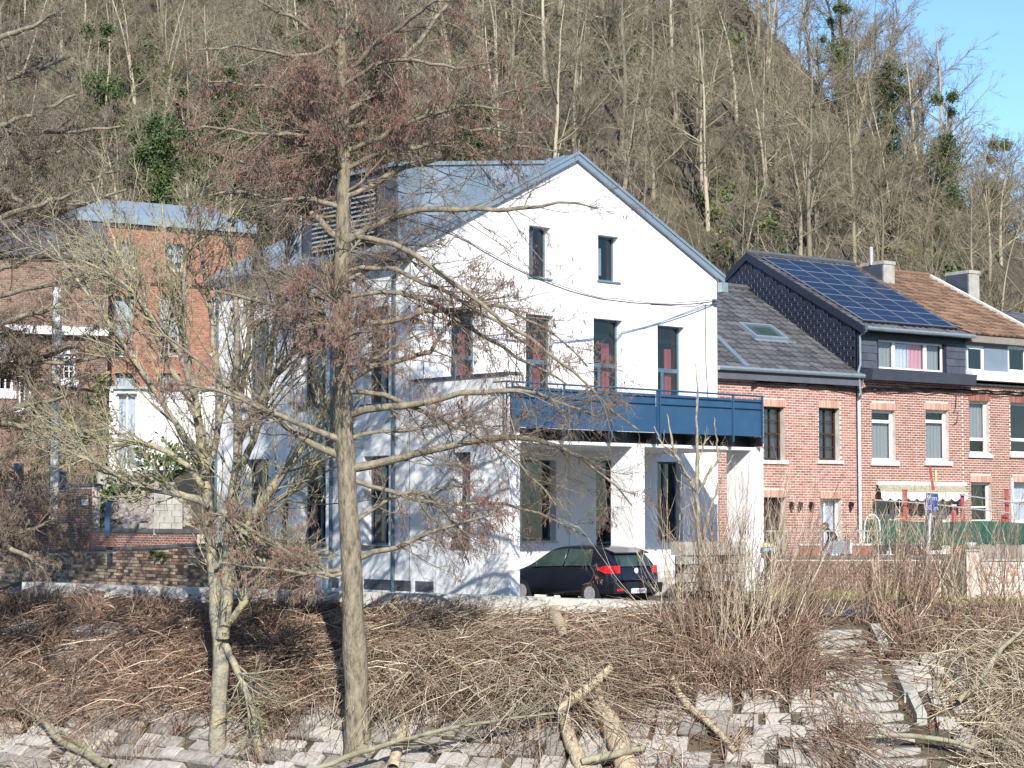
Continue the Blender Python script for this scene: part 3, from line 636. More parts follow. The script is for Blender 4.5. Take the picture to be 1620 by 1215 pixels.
# stations: y, sill half width, belt half width, belt z, bottom z, roof half width, roof z
stn = [(-2.10, .70, .70, .62, .30, .60, .64), (-2.06, .80, .82, .78, .24, .66, .86), (-1.98, .85, .86, .98, .20, .68, 1.10), (-1.80, .87, .87, 1.02, .20, .64, 1.36), (-1.5, .88, .88, 1.02, .20, .62, 1.47),
       (-.9, .89, .88, .99, .20, .63, 1.52), (-.2, .89, .88, .96, .20, .63, 1.53), (.4, .89, .88, .94, .20, .62, 1.47), (.9, .89, .87, .93, .20, .60, 1.22), (1.3, .88, .86, .92, .20, .60, .97),
       (1.7, .87, .83, .84, .20, .55, .86), (2.0, .80, .74, .72, .24, .5, .74), (2.12, .68, .64, .58, .30, .4, .60)]
bm = MB(); ring = []
for (y, ws, wb_, zb, z0, wr, zr) in stn:
    r = [(-ws * .92, z0), (-ws, z0 + .12), (-ws * 1.01, (z0 + zb) * .55), (-wb_, zb), (-(wr + .03), zr - .05 * (zr > zb + .1)), (-wr * .8, zr), (0, zr + .015), (wr * .8, zr), (wr + .03, zr - .05 * (zr > zb + .1)), (wb_, zb), (ws * 1.01, (z0 + zb) * .55), (ws, z0 + .12), (ws * .92, z0)]
    ring.append(len(bm.v)); bm.v += [(p[0], y, p[1]) for p in r]
nr = 13
for a, b in zip(ring, ring[1:]):
    for j in range(nr): q = (j + 1) % nr; bm.f.append((a + j, a + q, b + q, b + j))
bm.f.append(tuple(range(ring[0], ring[0] + nr))); bm.f.append(tuple(reversed(range(ring[-1], ring[-1] + nr))))
bo = bm.build('body', 'paint', car, Pl(gl(3.05, -3.3, GZ), g3, l3), smooth=True)
sm_ = bo.modifiers.new('s', 'SUBSURF'); sm_.levels = 2; sm_.render_levels = 2
def P3(*pts): return [tuple(p) for p in pts]
def cpart(name, m, poly, off, parent=car):
    b = MB(); n = len(poly); c = [Vector(p) for p in poly]; N = (c[1] - c[0]).cross(c[2] - c[0]).normalized() * off
    b.hexa([tuple(p) for p in c], [tuple(p + N) for p in c]); return b.build(name, m, parent, Cp)
cpart('rear_window', 'carglass', [(-.60, -2.035, 1.00), (.60, -2.035, 1.00), (.53, -1.80, 1.335), (-.53, -1.80, 1.335)], .02)
for s in (-1, 1):
    cpart('side_window', 'carglass', [(s * .885, -1.35, 1.03), (s * .665, -1.20, 1.42), (s * .665, -.35, 1.44), (s * .885, -.35, 1.00)], .012 * s)
    cpart('side_window', 'carglass', [(s * .885, -.28, 1.00), (s * .665, -.28, 1.44), (s * .66, .35, 1.38), (s * .88, .95, .96)], .012 * s)
    tl = MB(); ys = [(-2.07, .55), (-2.02, .80), (-1.86, .895), (-1.6, .90)]
    tl.v = []; 
    for (y, x) in ys: tl.v += [(s * (x + .012), y - .012, .84 if y < -1.7 else .93), (s * (x + .012) * .985, y - .008, 1.03 if y < -1.7 else 0.97)]
    for i in range(3): tl.f.append((2 * i, 2 * i + 2, 2 * i + 3, 2 * i + 1))
    tl.build('tail_light', 'tail', car, Cp)
    for y in (-1.32, 1.28):
        w = MB(); w.tube([(s * .70, y, .31), (s * .90, y, .31)], .31, 24); wo = w.build('wheel', 'tyre', car, Cp)
        MB().tube([(s * .895, y, .31), (s * .91, y, .31)], .20, 10).build('rim', 'steel', wo, Cp)
MB().box(-.86, .86, -2.16, -2.02, .34, .60).build('rear_bumper', 'paint', car, Cp)
MB().hexa([(-.60, -1.93, 1.33), (.60, -1.93, 1.33), (.60, -1.5, 1.40), (-.60, -1.5, 1.40)], [(-.60, -1.93, 1.36), (.60, -1.93, 1.36), (.60, -1.5, 1.475), (-.60, -1.5, 1.475)]).build('roof_spoiler', 'paint', car, Cp)
pp = MB().box(-.26, .26, -2.19, -2.165, .34, .46).build('number_plate', 'plate', car, Cp)
MB().box(-.75, -.55, -2.175, -2.15, .40, .46).build('reflector', 'tail', car, Cp)
b_ = MB(); b_.tube([(0, -2.10, .90), (0, -2.075, .90)], .07, 14).build('badge', 'plate', car, Cp)
def text(par, pl, s, a, b, n, size, m, name='lettering'):
    cu = bpy.data.curves.new('t', 'FONT'); cu.body = s; cu.size = size; cu.extrude = 0.003; cu.resolution_u = 2; cu.align_x = 'CENTER'; cu.align_y = 'CENTER'
    tmp = bpy.data.objects.new('t', cu); COL.objects.link(tmp); bpy.context.view_layer.update()
    me = bpy.data.meshes.new_from_object(tmp.evaluated_get(bpy.context.evaluated_depsgraph_get())); bpy.data.objects.remove(tmp)
    T = WM[par.name].inverted() @ pl.M @ Matrix.Translation((a, b, n)); me.transform(T)
    me.materials.clear(); return obj(name, me, par, MT[m])
PP = Pl(gl(3.05, -3.3 - 2.19, GZ), g3, (0, 0, 1))
text(pp, PP, '1-UJA-M90', 0, .40, .003, .095, 'plred')
# ---------------------------------------------------------------- the brick row on the right
RA = 36
Rp = wall_pl(7.87, 61.0, RA); RU = Rp.U; RN = Rp.N; RO = Vector((7.87, 61, 0))
def rl(a, d, z): return RO + RU * a - RN * d + Vector((0, 0, z))      # d = back from the facade
def Rq(px, py, n=0.0): return Rp.at(px, py, n)
PZ = 0.62
def rrect(x0, y0, x1, y1): a, zt = Rq(x0, y0); b, _ = Rq(x1, y0); zb = Rq((x0 + x1) / 2, y1)[1]; return [a, b, zb, zt]
bA = -2.2; bB = Rq(1358, 700)[0]; bC = Rq(1524, 700)[0]; bD = Rq(1700, 700)[0] + 0.5
ridge = 5.06
# --- house one
H1 = thing('brick_house', tuple(rl(bA, 0, 0)), R_(RA), 'pink brick house with dark tiled roof and skylight beside the white house', 'house')
z1 = Rq(1270, 606)[1]
h1 = [rrect(1208, 643, 1241, 728), rrect(1295, 645, 1328, 728)]
h1b = [rrect(1208, 787, 1243, 878), rrect(1298, 789, 1331, 878)]
h1b[0][2] = PZ; h1b[1][2] = PZ
wall_holes(bA, bB, PZ - 1, z1, h1 + h1b, 0.22).build('wall', 'mortar', H1, Rp)
bricks(H1, Rp, bA, bB, PZ, z1, [[h[0], h[1], h[2], h[3] + (0.24)] for h in h1 + h1b], 'brick_p', 'brick_rp', rng=random.Random(1))
for h in h1 + h1b: soldier(H1, Rp, h[0] - .02, h[1] + .02, h[3] + 0.01, 'brick_l')
for k, h in enumerate(h1):
    window(H1, Rp, *h, 0.2, 'brownfr', gm='glassd', vb=((0.5, .04),), hb=((0.25, .03), (0.5, .07), (0.75, .03)), fw=.07, sill=('sill', .12, .12, .06), cur=[('net', 0.02, .98, 0, .98)])
window(H1, Rp, *h1b[0], 0.2, 'brownfr', gm='glassd', vb=((0.35, .05), (.7, .05)), hb=((0.8, .06), (.4, .05)), fw=.09, name='door')
window(H1, Rp, *h1b[1], 0.2, 'upvc', vb=((0.4, .05),), fw=.06, cur=[('lace', .02, .98, 0, .98)])
for px in (1253, 1266, 1284, 1347):
    a, z = Rq(px, 800, .12); b = MB(); b.box(a - .01, a + .01, z + .1, z + .13, 0.02, .14)
    b.hexa([(a - .03, z - .12, .1), (a + .03, z - .12, .1), (a + .03, z - .12, .16), (a - .03, z - .12, .16)], [(a - .06, z + .06, .07), (a + .06, z + .06, .07), (a + .06, z + .06, .19), (a - .06, z + .06, .19)])
    b.hexa([(a - .07, z + .06, .06), (a + .07, z + .06, .06), (a + .07, z + .06, .20), (a - .07, z + .06, .20)], [(a - .01, z + .12, .12), (a + .01, z + .12, .12), (a + .01, z + .12, .14), (a - .01, z + .12, .14)])
    b.build('wall_lantern', 'black', H1, Rp)
ez1 = Rq(1270, 590)[1]; rz1 = 9.72
p1 = math.atan2(rz1 - ez1, ridge + .25)
R1 = Pl(rl(0, -.25, ez1), RU, -RN * math.cos(p1) + Vector((0, 0, math.sin(p1))))
sl1 = (ridge + .25) / math.cos(p1)
sk = [R1.at(1170, 517), R1.at(1219, 519), R1.at(1242, 541), R1.at(1193, 539)]
s_x0 = (sk[0][0] + sk[3][0]) / 2; s_x1 = (sk[1][0] + sk[2][0]) / 2; s_y0 = (sk[2][1] + sk[3][1]) / 2; s_y1 = (sk[0][1] + sk[1][1]) / 2
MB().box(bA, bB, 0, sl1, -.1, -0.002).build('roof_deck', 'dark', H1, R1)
MB().quad((bA, 0, 0), (bA, 0, 0), (bA, 0, 0))
va = R1.at(1133, 535); vb_ = R1.at(1190, 592)
def vx(s): return vb_[0] + (va[0] - vb_[0]) * (s - vb_[1]) / (va[1] - vb_[1])
tiles(H1, R1, bA, bB - .02, 0, sl1, 'tiled', 'tiledb', skip=lambda a, s: (s_x0 - .1 < a < s_x1 + .1 and s_y0 - .05 < s < s_y1 + .05), single=300)
lx = MB(); lx.hexa([(vx(0) - .10, 0, .04), (vx(0) + .10, 0, .04), (va[0] + .10, va[1], .04), (va[0] - .10, va[1], .04)], [(vx(0) - .10, 0, .10), (vx(0) + .10, 0, .10), (va[0] + .10, va[1], .10), (va[0] - .10, va[1], .10)]); lx.build('valley_flashing', 'zinc', H1, R1)
fo = MB()
for q in ((s_x0, s_x1, s_y0 - .0, s_y0 + .09), (s_x0, s_x1, s_y1 - .09, s_y1), (s_x0, s_x0 + .09, s_y0 + .09, s_y1 - .09), (s_x1 - .09, s_x1, s_y0 + .09, s_y1 - .09)): fo.box(*q, 0.0, .16)
sk_ = fo.build('skylight', 'zinc', H1, R1)
MB().box(s_x0 + .09, s_x1 - .09, s_y0 + .09, s_y1 - .09, .08, .10).build('pane', 'carglass', sk_, R1)
MB().box(s_x0 - .1, s_x1 + .25, s_y0 - .16, s_y0 - .02, .05, .08).build('skylight_apron', 'zincl', H1, R1)
MB().box(bA, bB, sl1 - .12, sl1 + .12, 0.04, .12).build('ridge_tiles', 'tiledb', H1, R1)
MB().tube([rl(bA, -.34, ez1 - .02), rl(bB - .05, -.34, ez1 - .02)], .075, 8).build('gutter', 'zincl', H1)
MB().box(bA, bB - .02, ez1 - .34, ez1 - .08, 0.02, .26).build('fascia', 'soffit', H1, Rp)
MB().tube([rl(bB - .05, -.12, ez1 - .3), rl(bB - .02, -.06, ez1 - .5), rl(bB - .02, -.06, PZ)], .05, 8).build('downpipe', 'upvc', H1)
MB().quad(rl(bA, 0, PZ), rl(bA, ridge * 2, PZ), rl(bA, ridge * 2, ez1), rl(bA, ridge, rz1), rl(bA, 0, ez1)).quad(rl(bA, ridge * 2, PZ), rl(bB, ridge * 2, PZ), rl(bB, ridge * 2, ez1), rl(bA, ridge * 2, ez1)).build('side_wall', 'mortar', H1)
MB().quad(rl(bA, ridge, rz1), rl(bB, ridge, rz1), rl(bB, ridge * 2, ez1), rl(bA, ridge * 2, ez1)).build('rear_roof', 'tiledb', H1)
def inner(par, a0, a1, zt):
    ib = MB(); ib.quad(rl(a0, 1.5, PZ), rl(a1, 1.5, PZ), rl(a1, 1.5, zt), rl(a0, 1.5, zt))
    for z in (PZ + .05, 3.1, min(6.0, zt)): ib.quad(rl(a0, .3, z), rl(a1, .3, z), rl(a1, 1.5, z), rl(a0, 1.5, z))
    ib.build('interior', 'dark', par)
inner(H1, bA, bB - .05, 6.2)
# --- house two
H2 = thing('brick_house', tuple(rl(bB, 0, 0)), R_(RA), 'red brick house with solar panels, black slate attic and scalloped awning', 'house')
z2 = Rq(1440, 600)[1]; inner(H2, bB, bC - .02, 7.9)
u2 = [rrect(1379, 648, 1416, 729), rrect(1464, 648, 1500, 729)]
d2 = [rrect(1382, 790, 1418, 878), rrect(1463, 793, 1501, 878)]
for h in d2: h[2] = PZ
wall_holes(bB, bC, PZ - 1, z2, u2 + d2, 0.22).build('wall', 'mortar', H2, Rp)
bricks(H2, Rp, bB + .01, bC, PZ, z2, [[h[0], h[1], h[2], h[3] + .24] for h in u2 + d2], 'brick_r', 'brick_rr', rng=random.Random(2))
for h in u2 + d2: soldier(H2, Rp, h[0] - .1, h[1] + .1, h[3] + .01, 'brick_l')
for h in u2: window(H2, Rp, *h, .16, 'upvc', hb=((.78, .1),), fw=.09, sill=('sill', .12, .16, .08), cur=[('net', .02, .98, 0, .75)])
for h in d2: window(H2, Rp, *h, .16, 'upvc', gm='glassd', hb=((.72, .07), (.28, .07)), fw=.13, name='door', cur=[('net', .1, .9, 0, .7)])
ez2 = Rq(1430, 523, .45)[1]; rz2 = Rp.at(1187, 404, -ridge)[1] if False else 10.95
ROV = .45                                       # eave projects a little
p2 = math.atan2(rz2 - ez2, ridge + ROV); R2p = Pl(rl(0, -ROV, ez2), RU, -RN * math.cos(p2) + Vector((0, 0, math.sin(p2)))); sl2 = (ridge + ROV) / math.cos(p2)
a20, a21 = bB - .12, bC + .05
MB().box(a20, a21, 0, sl2, -.12, -.002).build('roof_deck', 'slate', H2, R2p)
sx = [R2p.at(1232, 412, .12), R2p.at(1365, 420, .12), R2p.at(1482, 512, .12), R2p.at(1352, 507, .12)]
q0 = (sx[0][0] + sx[3][0]) / 2; q1 = (sx[1][0] + sx[2][0]) / 2; t0 = (sx[2][1] + sx[3][1]) / 2; t1 = min((sx[0][1] + sx[1][1]) / 2, sl2 - .2)
tiles(H2, R2p, a20, a21, 0, sl2, 'tiled', 'tiledb', skip=lambda a, s: q0 + .35 < a < q1 - .35 and t0 + .4 < s < t1 - .4)
MB().box(a20, a21, sl2 - .12, sl2 + .12, .04, .13).build('ridge_tiles', 'tiledb', H2, R2p)
MT['pv'] = mat('solar_cells', (0.010, 0.018, 0.048), (0.007, 0.012, 0.032), 0.32, 3, objr=.5, spec=.35)
MT['pvl'] = mat('solar_grid_lines', (0.20, 0.22, 0.26), None, 0.5, 3)
ncol, nrow = 4, 5
pw = (q1 - q0) / ncol; ph = (t1 - t0) / nrow
pvm = MB().box(0.012, pw - .012, .012, ph - .012, .08, .115); pvl = MB()
for s in range(1, 2): pvl.box(.02, pw - .02, ph * s / 2 - .008, ph * s / 2 + .008, .115, .118)
for q in ((0.004, pw - .004, .004, .022), (0.004, pw - .004, ph - .022, ph - .004), (.004, .022, .022, ph - .022), (pw - .022, pw - .004, .022, ph - .022)): pvl.box(*q, .085, .122)
mp_ = mg_ = None
for c in range(ncol):
    for r in range(nrow):
        pl = Pl(R2p.w(q0 + c * pw, t0 + r * ph, 0), R2p.U, R2p.V)
        o = pvm.build('solar_panel', 'pv', H2, pl); pvl.build('panel_frame', 'pvl', o, pl)
MB().box(q0 - .06, q1 + .06, t0 - .08, t0 - .01, .02, .10).build('panel_rail', 'black', H2, R2p)
gut = MB().tube([rl(a20, -ROV - .09, ez2 - .02), rl(a21, -ROV - .09, ez2 - .02)], .07, 8).build('gutter', 'zincl', H2)
# slate clad side above house one, seen from the left
Sp = Pl(rl(a20, 0, 0), RN, (0, 0, 1))           # a towards the viewer (= -depth)
Sp = Pl(rl(a20, 0, 0), Vector((RN.x, RN.y, 0)), (0, 0, 1))
MB().prism([(-2 * ridge, ez2), (-2 * ridge, 5.0), (.05, 5.0), (.05, 7.4), (ROV - .1, ez2 - .1), (-ridge, rz2 - .06)], 0, .04).build('side_wall', 'shing', H2, Sp) if False else None
MB().prism([(-2 * ridge, PZ), (.02, PZ), (.02, ez2 + .1), (-ridge, rz2 - .12), (-2 * ridge, ez2)], -.10, -.02).build('side_wall', 'shing', H2, Sp)
row = 0; z = ez1 - .2
shm = bpy.data.meshes.new('shingle'); sb = MB(); sb.hexa([(0, 0, 0.02), (.30, 0, 0.02), (.30, .20, .002), (0, .20, .002)], [(0.004, 0, .028), (.296, 0, .028), (.296, .20, .008), (0.004, .20, .008)]); shm.from_pydata(sb.v, [], sb.f); shm.materials.append(MT['shing'])
cl = bpy.data.meshes.new('slate_hook'); sb = MB(); sb.box(.147, .155, -.08, .015, .03, .034); cl.from_pydata(sb.v, [], sb.f); cl.materials.append(MT['steel'])
T0 = WM[H2.name].inverted() @ Sp.M; hook = MB(); nsgl = 0
while z < rz2 - .3:
    a = -ridge * 1.4 + (.15 if row % 2 else 0)
    while a < .0:
        top_ = (rz2 - (a + .15 + ridge) * math.tan(p2)) if a + .15 > -ridge else rz2 + (a + .15 + ridge) * .58
        bot_ = ez1 - .1 + (-(a)) * math.tan(p1) - .15
        if z + .2 < top_ - .22 and z > bot_ - .1 and a + .3 < .02:
            o = bpy.data.objects.new('shingle', shm); COL.objects.link(o); o.parent = H2; o.matrix_local = T0 @ Matrix.Translation((a, z, 0)); nsgl += 1
            hook.box(a + .147, a + .155, z - .07, z + .02, .03, .034)
        a += .302
    z += .165; row += 1
hook.build('slate_hooks', 'steel', H2, Sp, kind='stuff')
vt = MB(); vt.hexa([rl(a20 - .05, -ROV, ez2 - .22), rl(a20 + .02, -ROV, ez2 - .22), rl(a20 + .02, ridge, rz2 - .22), rl(a20 - .05, ridge, rz2 - .22)], [rl(a20 - .05, -ROV, ez2 + .05), rl(a20 + .02, -ROV, ez2 + .05), rl(a20 + .02, ridge, rz2 + .05), rl(a20 - .05, ridge, rz2 + .05)])
vt.hexa([rl(a20 - .05, ridge, rz2 - .22), rl(a20 + .02, ridge, rz2 - .22), rl(a20 + .02, ridge * 2, ez2 - .4), rl(a20 - .05, ridge * 2, ez2 - .4)], [rl(a20 - .05, ridge, rz2 + .05), rl(a20 + .02, ridge, rz2 + .05), rl(a20 + .02, ridge * 2, ez2 - .1), rl(a20 - .05, ridge * 2, ez2 - .1)])
vt.build('verge_board', 'shing', H2)
# attic front with window
ap0 = Rq(1343, 588, .05)[0]; az0 = Rq(1440, 587)[1]
wn = rrect(1386, 537, 1490, 586)
wall_holes(a20, a21, az0 - .3, ez2 - .08, [wn], .2).build('attic_front', 'shing', H2, Pl(Rp.w(0, 0, .10), RU, (0, 0, 1)))
Ax = Pl(Rp.w(0, 0, .10), RU, (0, 0, 1))
w_ = window(H2, Ax, *wn, .10, 'upvc', vb=((.255, .13), (.735, .13)), fw=.06, cur=[('net', .02, .24, 0, .98), ('lace', .28, .52, 0, .92), ('pink', .50, .72, 0, .98), ('net', .75, .98, 0, .98)])
rg = random.Random(4)
for (x0, x1) in ((a20 + .05, wn[0] - .08), (wn[1] + .08, a21 - .02)):
    r = 0; z = az0
    while z < ez2 - .35:
        x = x0 + (.0 if r % 2 else -.2)
        while x < x1 - .1:
            xa, xb = max(x, x0), min(x + .42, x1)
            if xb - xa > .08: MB().hexa([(xa, z, .022), (xb - .006, z, .022), (xb - .006, z + .26, .004), (xa, z + .26, .004)], [(xa, z, .036), (xb - .006, z, .036), (xb - .006, z + .26, .012), (xa, z + .26, .012)]).build('slate', 'slate', H2, Ax)
            x += .42
        z += .25; r += 1
ab = rrect(1364, 584, 1525, 606)
Ab = MB(); Ab.hexa([(ab[0], ab[2], .1), (ab[1] + .1, ab[2], .1), (ab[1] + .1, ab[2], .42), (ab[0], ab[2], .42)], [(ab[0], ab[3], .1), (ab[1] + .1, ab[3], .1), (ab[1] + .1, ab[3], .50), (ab[0], ab[3], .50)]); Ab.build('window_box', 'slate', H2, Rp)
pa = Rq(1361, 560, .3)[0]
MB().tube([rl(pa + .1, -.5, ez2 - .1), rl(pa + .1, -.2, ez2 - .25), rl(pa + .1, -.2, az0 + .1), rl(pa - .05, -.25, az0 - .15), rl(pa + .0, -.3, az0 - .9), rl(bB - .02, -.1, az0 - 1.0)], .04, 8).build('downpipe', 'zincl', H2)
MB().quad(rl(a20, ridge, rz2), rl(a21, ridge, rz2), rl(a21, 2 * ridge, ez2), rl(a20, 2 * ridge, ez2)).build('rear_roof', 'tiledb', H2)
# awning
aw = thing('awning', label='beige striped awning with scalloped white valance over the red brick porch', cat='awning')
a0, zt = Rq(1386, 766); a1 = Rq(1524, 766)[0]; Aw = Rp
f0 = Aw.at(1394, 778, .75); f1 = Aw.at(1531, 778, .75)
m_ = MB(); N_ = 14
for k in range(N_):
    u0, u1 = k / N_, (k + 1) / N_
    m_.quad((a0 + (a1 - a0) * u0, zt, .06), (a0 + (a1 - a0) * u1, zt, .06), (f0[0] + (f1[0] - f0[0]) * u1, f0[1], .75), (f0[0] + (f1[0] - f0[0]) * u0, f0[1], .75))
m_.build('canopy', 'awn', aw, Aw)
MB().box(a0 - .03, a1 + .03, zt - .02, zt + .10, .02, .14).build('cassette', 'awnw', aw, Aw)
m_ = MB(); N_ = 80; S_ = 10
for k in range(N_):
    u0, u1 = k / N_, (k + 1) / N_
    def dr(u): return f0[1] - .20 - .09 * abs(math.sin(math.pi * u * S_))
    A_ = f0[0]; B_ = f1[0]
    m_.quad((A_ + (B_ - A_) * u0, f0[1], .755), (A_ + (B_ - A_) * u1, f0[1], .755), (A_ + (B_ - A_) * u1, dr(u1), .76), (A_ + (B_ - A_) * u0, dr(u0), .76))
m_.build('valance', 'awnw', aw, Aw)
MB().tube([Aw.w(a0, zt - .2, .05), Aw.w(f0[0], f0[1], .74)], .02, 6).build('arm', 'steel', aw); MB().tube([Aw.w(a1, zt - .5, .05), Aw.w(f1[0] - .05, f0[1], .74)], .02, 6).build('arm', 'steel', aw)
# --- house three
H3 = thing('brick_house', tuple(rl(bC, 0, 0)), R_(RA), 'red brick house with brown tiled roof and grey panelled attic at the right edge', 'house')
z3 = Rq(1570, 608)[1]; inner(H3, bC, bD, 7.9)
u3 = [rrect(1533, 634, 1564, 718), rrect(1598, 637, 1640, 718)]
d3 = [rrect(1536, 763, 1568, 826), rrect(1602, 763, 1650, 826)]
wall_holes(bC, bD, PZ - 1, z3, u3 + d3, .22).build('wall', 'mortar', H3, Rp)
bricks(H3, Rp, bC + .01, bD, PZ, z3, [[h[0], h[1], h[2], h[3] + .24] for h in u3 + d3], 'brick_r', 'brick_rr', rng=random.Random(7))
for h in u3 + d3: soldier(H3, Rp, h[0] - .05, h[1] + .05, h[3] + .01, 'brick_l' if h in d3 else 'brick_r')
for k, h in enumerate(u3): window(H3, Rp, *h, .16, 'upvc', gm='glassd' if k else 'glass', hb=((.28, .10),), fw=.08, sill=('sill', .12, .14, .08), cur=[('net', .02, .98, .3, .98)] if k == 0 else None)
for k, h in enumerate(d3): window(H3, Rp, *h, .16, 'upvc', gm='glass' if k else 'glassd', hb=((.55, .08),) if k else ((.38, .05),), fw=.08, cur=[('lace', .02, .98, 0, .98)] if k else None)
wf = MB().box(d3[1][0] - .16, d3[1][0] - .01, d3[1][2] - .1, d3[1][3] + .15, .015, .06).build('window_surround', 'sill', H3, Rp)
ez3 = Rq(1570, 531, .3)[1]; rz3 = Rp.at(1455, 433, 0)[1]; 
rz3 = ez3 + 2.75
p3 = math.atan2(rz3 - ez3, ridge + .3); R3p = Pl(rl(0, -.3, ez3), RU, -RN * math.cos(p3) + Vector((0, 0, math.sin(p3)))); sl3 = (ridge + .3) / math.cos(p3)
a31 = R3p.at(1622, 521)[0]
MB().box(a21, a31, 0, sl3, -.12, -.002).build('roof_deck', 'brownfr', H3, R3p)
tiles(H3, R3p, a21, a31, 0, sl3, 'tileb', 'tilebb')
MB().box(a31 - .06, a31 + .12, 0, sl3, .02, .12).build('verge_flashing', 'concw', H3, R3p)
MB().box(a21, a31, sl3 - .12, sl3 + .12, .04, .13).build('ridge_tiles', 'tilebb', H3, R3p)
MB().box(a21 + .02, bD, ez3 - .26, ez3 - .04, .06, .30).build('eaves_beam', 'wood2', H3, Rp)
w3 = [rrect(1527, 546, 1555, 589), rrect(1592, 547, 1622, 590)]
Ax3 = Pl(Rp.w(0, 0, .06), RU, (0, 0, 1))
wall_holes(a21, bD, Rq(1570, 589)[1] - .02, ez3 - .1, w3, .12).build('attic_panel', 'plast', H3, Ax3)
for h in w3: window(H3, Ax3, *h, .04, 'upvc', gm='glassd', fw=.11)
MB().box(a21 + .05, bD, Rq(1570, 604)[1], Rq(1570, 589)[1], .02, .36).build('cornice', 'upvc', H3, Rp)
MB().quad(rl(a21, ridge, rz3), rl(a31, ridge, rz3), rl(a31, 2 * ridge, ez3), rl(a21, 2 * ridge, ez3)).quad(rl(a31, 0, PZ), rl(a31, 2 * ridge, PZ), rl(a31, 2 * ridge, ez3), rl(a31, ridge, rz3), rl(a31, 0, ez3)).build('rear_roof', 'tilebb', H3)
H4 = thing('tiled_house', tuple(rl(a31 + .3, 0, 0)), R_(RA), 'dark roofed house end showing behind the brown roof at the right edge', 'house')
b4 = MB(); zq = ez3 + 1.1
b4.hexa([rl(a31 + .2, 0, PZ), rl(a31 + 5, 0, PZ), rl(a31 + 5, 7, PZ), rl(a31 + .2, 7, PZ)], [rl(a31 + .2, 0, ez3 - .6), rl(a31 + 5, 0, ez3 - .6), rl(a31 + 5, 7, ez3 - .6), rl(a31 + .2, 7, ez3 - .6)]); b4.build('wall', 'mortar', H4)
p4 = math.atan2(2.1, 5.0); R4 = Pl(rl(0, -.2, ez3 - .45), RU, -RN * math.cos(p4) + Vector((0, 0, math.sin(p4))))
MB().box(a31 + .15, a31 + 5, 0, 5.5, -.1, 0).build('roof_deck', 'slate', H4, R4); tiles(H4, R4, a31 + .15, a31 + 5, 0, 5.5, 'tiled', 'tiledb', single=120)
def chimney(px0, px1, yt, yb, dd, label, flue=None, dep=1.1):
    q = Pl(rl(0, dd, 0), RU, (0, 0, 1)); a0, zt = q.at(px0, yt); a1 = q.at(px1, yt)[0]; zb = q.at(px1, yb)[1] - .8
    c = thing('chimney', tuple(q.w((a0 + a1) / 2, zb)), R_(RA), label, 'chimney')
    MB().box(a0, a1, zb, zt - .12, -dep, 0).build('stack', 'conc', c, q); MB().box(a0 - .03, a1 + .03, zt - .12, zt, -dep - .03, .03).build('cap', 'conc', c, q)
    fp = MB().box(-dep, -.02, zb, zt - .13, .0, .02)
    MB().box(-.95 * dep, -.05, zb + .1, zt - .14, 0.002, .05).build('slate_cladding', 'slate', c, Pl(q.w(a0, 0, 0), Vector((RN.x, RN.y, 0)), (0, 0, 1)))
    if flue: MB().tube([q.w(a0 - .0, zt - .1, -.6), q.w(a0, zt + flue, -.6)], .07, 10).build('flue', 'steel', c)
    return c
chimney(1398, 1415, 412, 455, 3.9, 'pale rendered chimney with metal flue above the solar panel roof', .55)
chimney(1533, 1549, 427, 462, 3.4, 'pale rendered chimney at the top of the brown tiled roof')
# wires along the facades
wr = thing('facade_cables', label='black bundle of cables strung along the brick fronts under the eaves', cat='cable')
pts = []
for i, px in enumerate(range(1190, 1640, 12)):
    y = np.interp(px, [1190, 1205, 1290, 1355, 1365, 1500, 1640], [610, 604, 607, 617, 614, 616, 622]); n = .12
    pts.append(Rp.w(*Rp.at(px, y, n), n) + Vector((0, 0, .02 * math.sin(i * 2.1))))
MB().tube(pts, .035, 5).build('wire', 'black', wr); MB().tube([p + Vector((0, -.05, -.05 + .03 * math.sin(i * 1.3))) for i, p in enumerate(pts)], .018, 5).build('wire', 'black', wr)
MB().tube([Rp.w(*Rp.at(px, y, .06), .06) for px, y in ((1513, 625), (1512, 645), (1508, 652), (1516, 650), (1514, 668), (1508, 672))], .012, 5).build('wire', 'black', wr)
def zp(p, U):
    return Pl((p.x, p.y, 0), U, (0, 0, 1))
# ---------------------------------------------------------------- walls, fences and small things right
rw = thing('retaining_wall', label='long weathered brick retaining wall with dark cap below the patio', cat='wall')
Wp = zp(at(1212, 880, 55), (1, -0.03, 0)); wl = Wp.at(1488, 880)[0]; wzt = Wp.at(1212, 880)[1]
MB().box(0, wl, -.6, wzt - .07, -.3, 0).build('core', 'mortar', rw, Wp)
MB().box(-.03, wl, wzt - .065, wzt + .02, -.34, .05).build('cap', 'cap', rw, Wp)
bricks(rw, Wp, 0, wl, -.5, wzt - .07, [], 'brick_q', 'brick_qs', h=.075, d=.03, g=.014, rng=random.Random(11))
ww = thing('whitewashed_wall', label='flaking whitewashed brick wall with pale pillar at the right edge', cat='wall')
Vp = zp(at(1528, 885, 52), (1, 0.02, 0)); vl = Vp.at(1720, 885)[0]; vz = Vp.at(1528, 885)[1]
MB().box(.3, vl, -.8, vz - .05, -.3, 0).build('core', 'mortar', ww, Vp); MB().box(.3, vl, vz - .045, vz + .01, -.33, .05).build('cap', 'conc', ww, Vp)
bricks(ww, Vp, .38, vl, -.75, vz - .05, [], 'brick_w', 'brick_w', h=.075, d=.015, single=0, rng=random.Random(12))
pzt = Vp.at(1535, 869)[1]; MB().box(0, .37, -.8, pzt - .06, -.32, .08).build('pillar', 'brick_w', ww, Vp); MB().box(-.04, .41, pzt - .055, pzt, -.36, .12).build('pillar_cap', 'conc', ww, Vp)
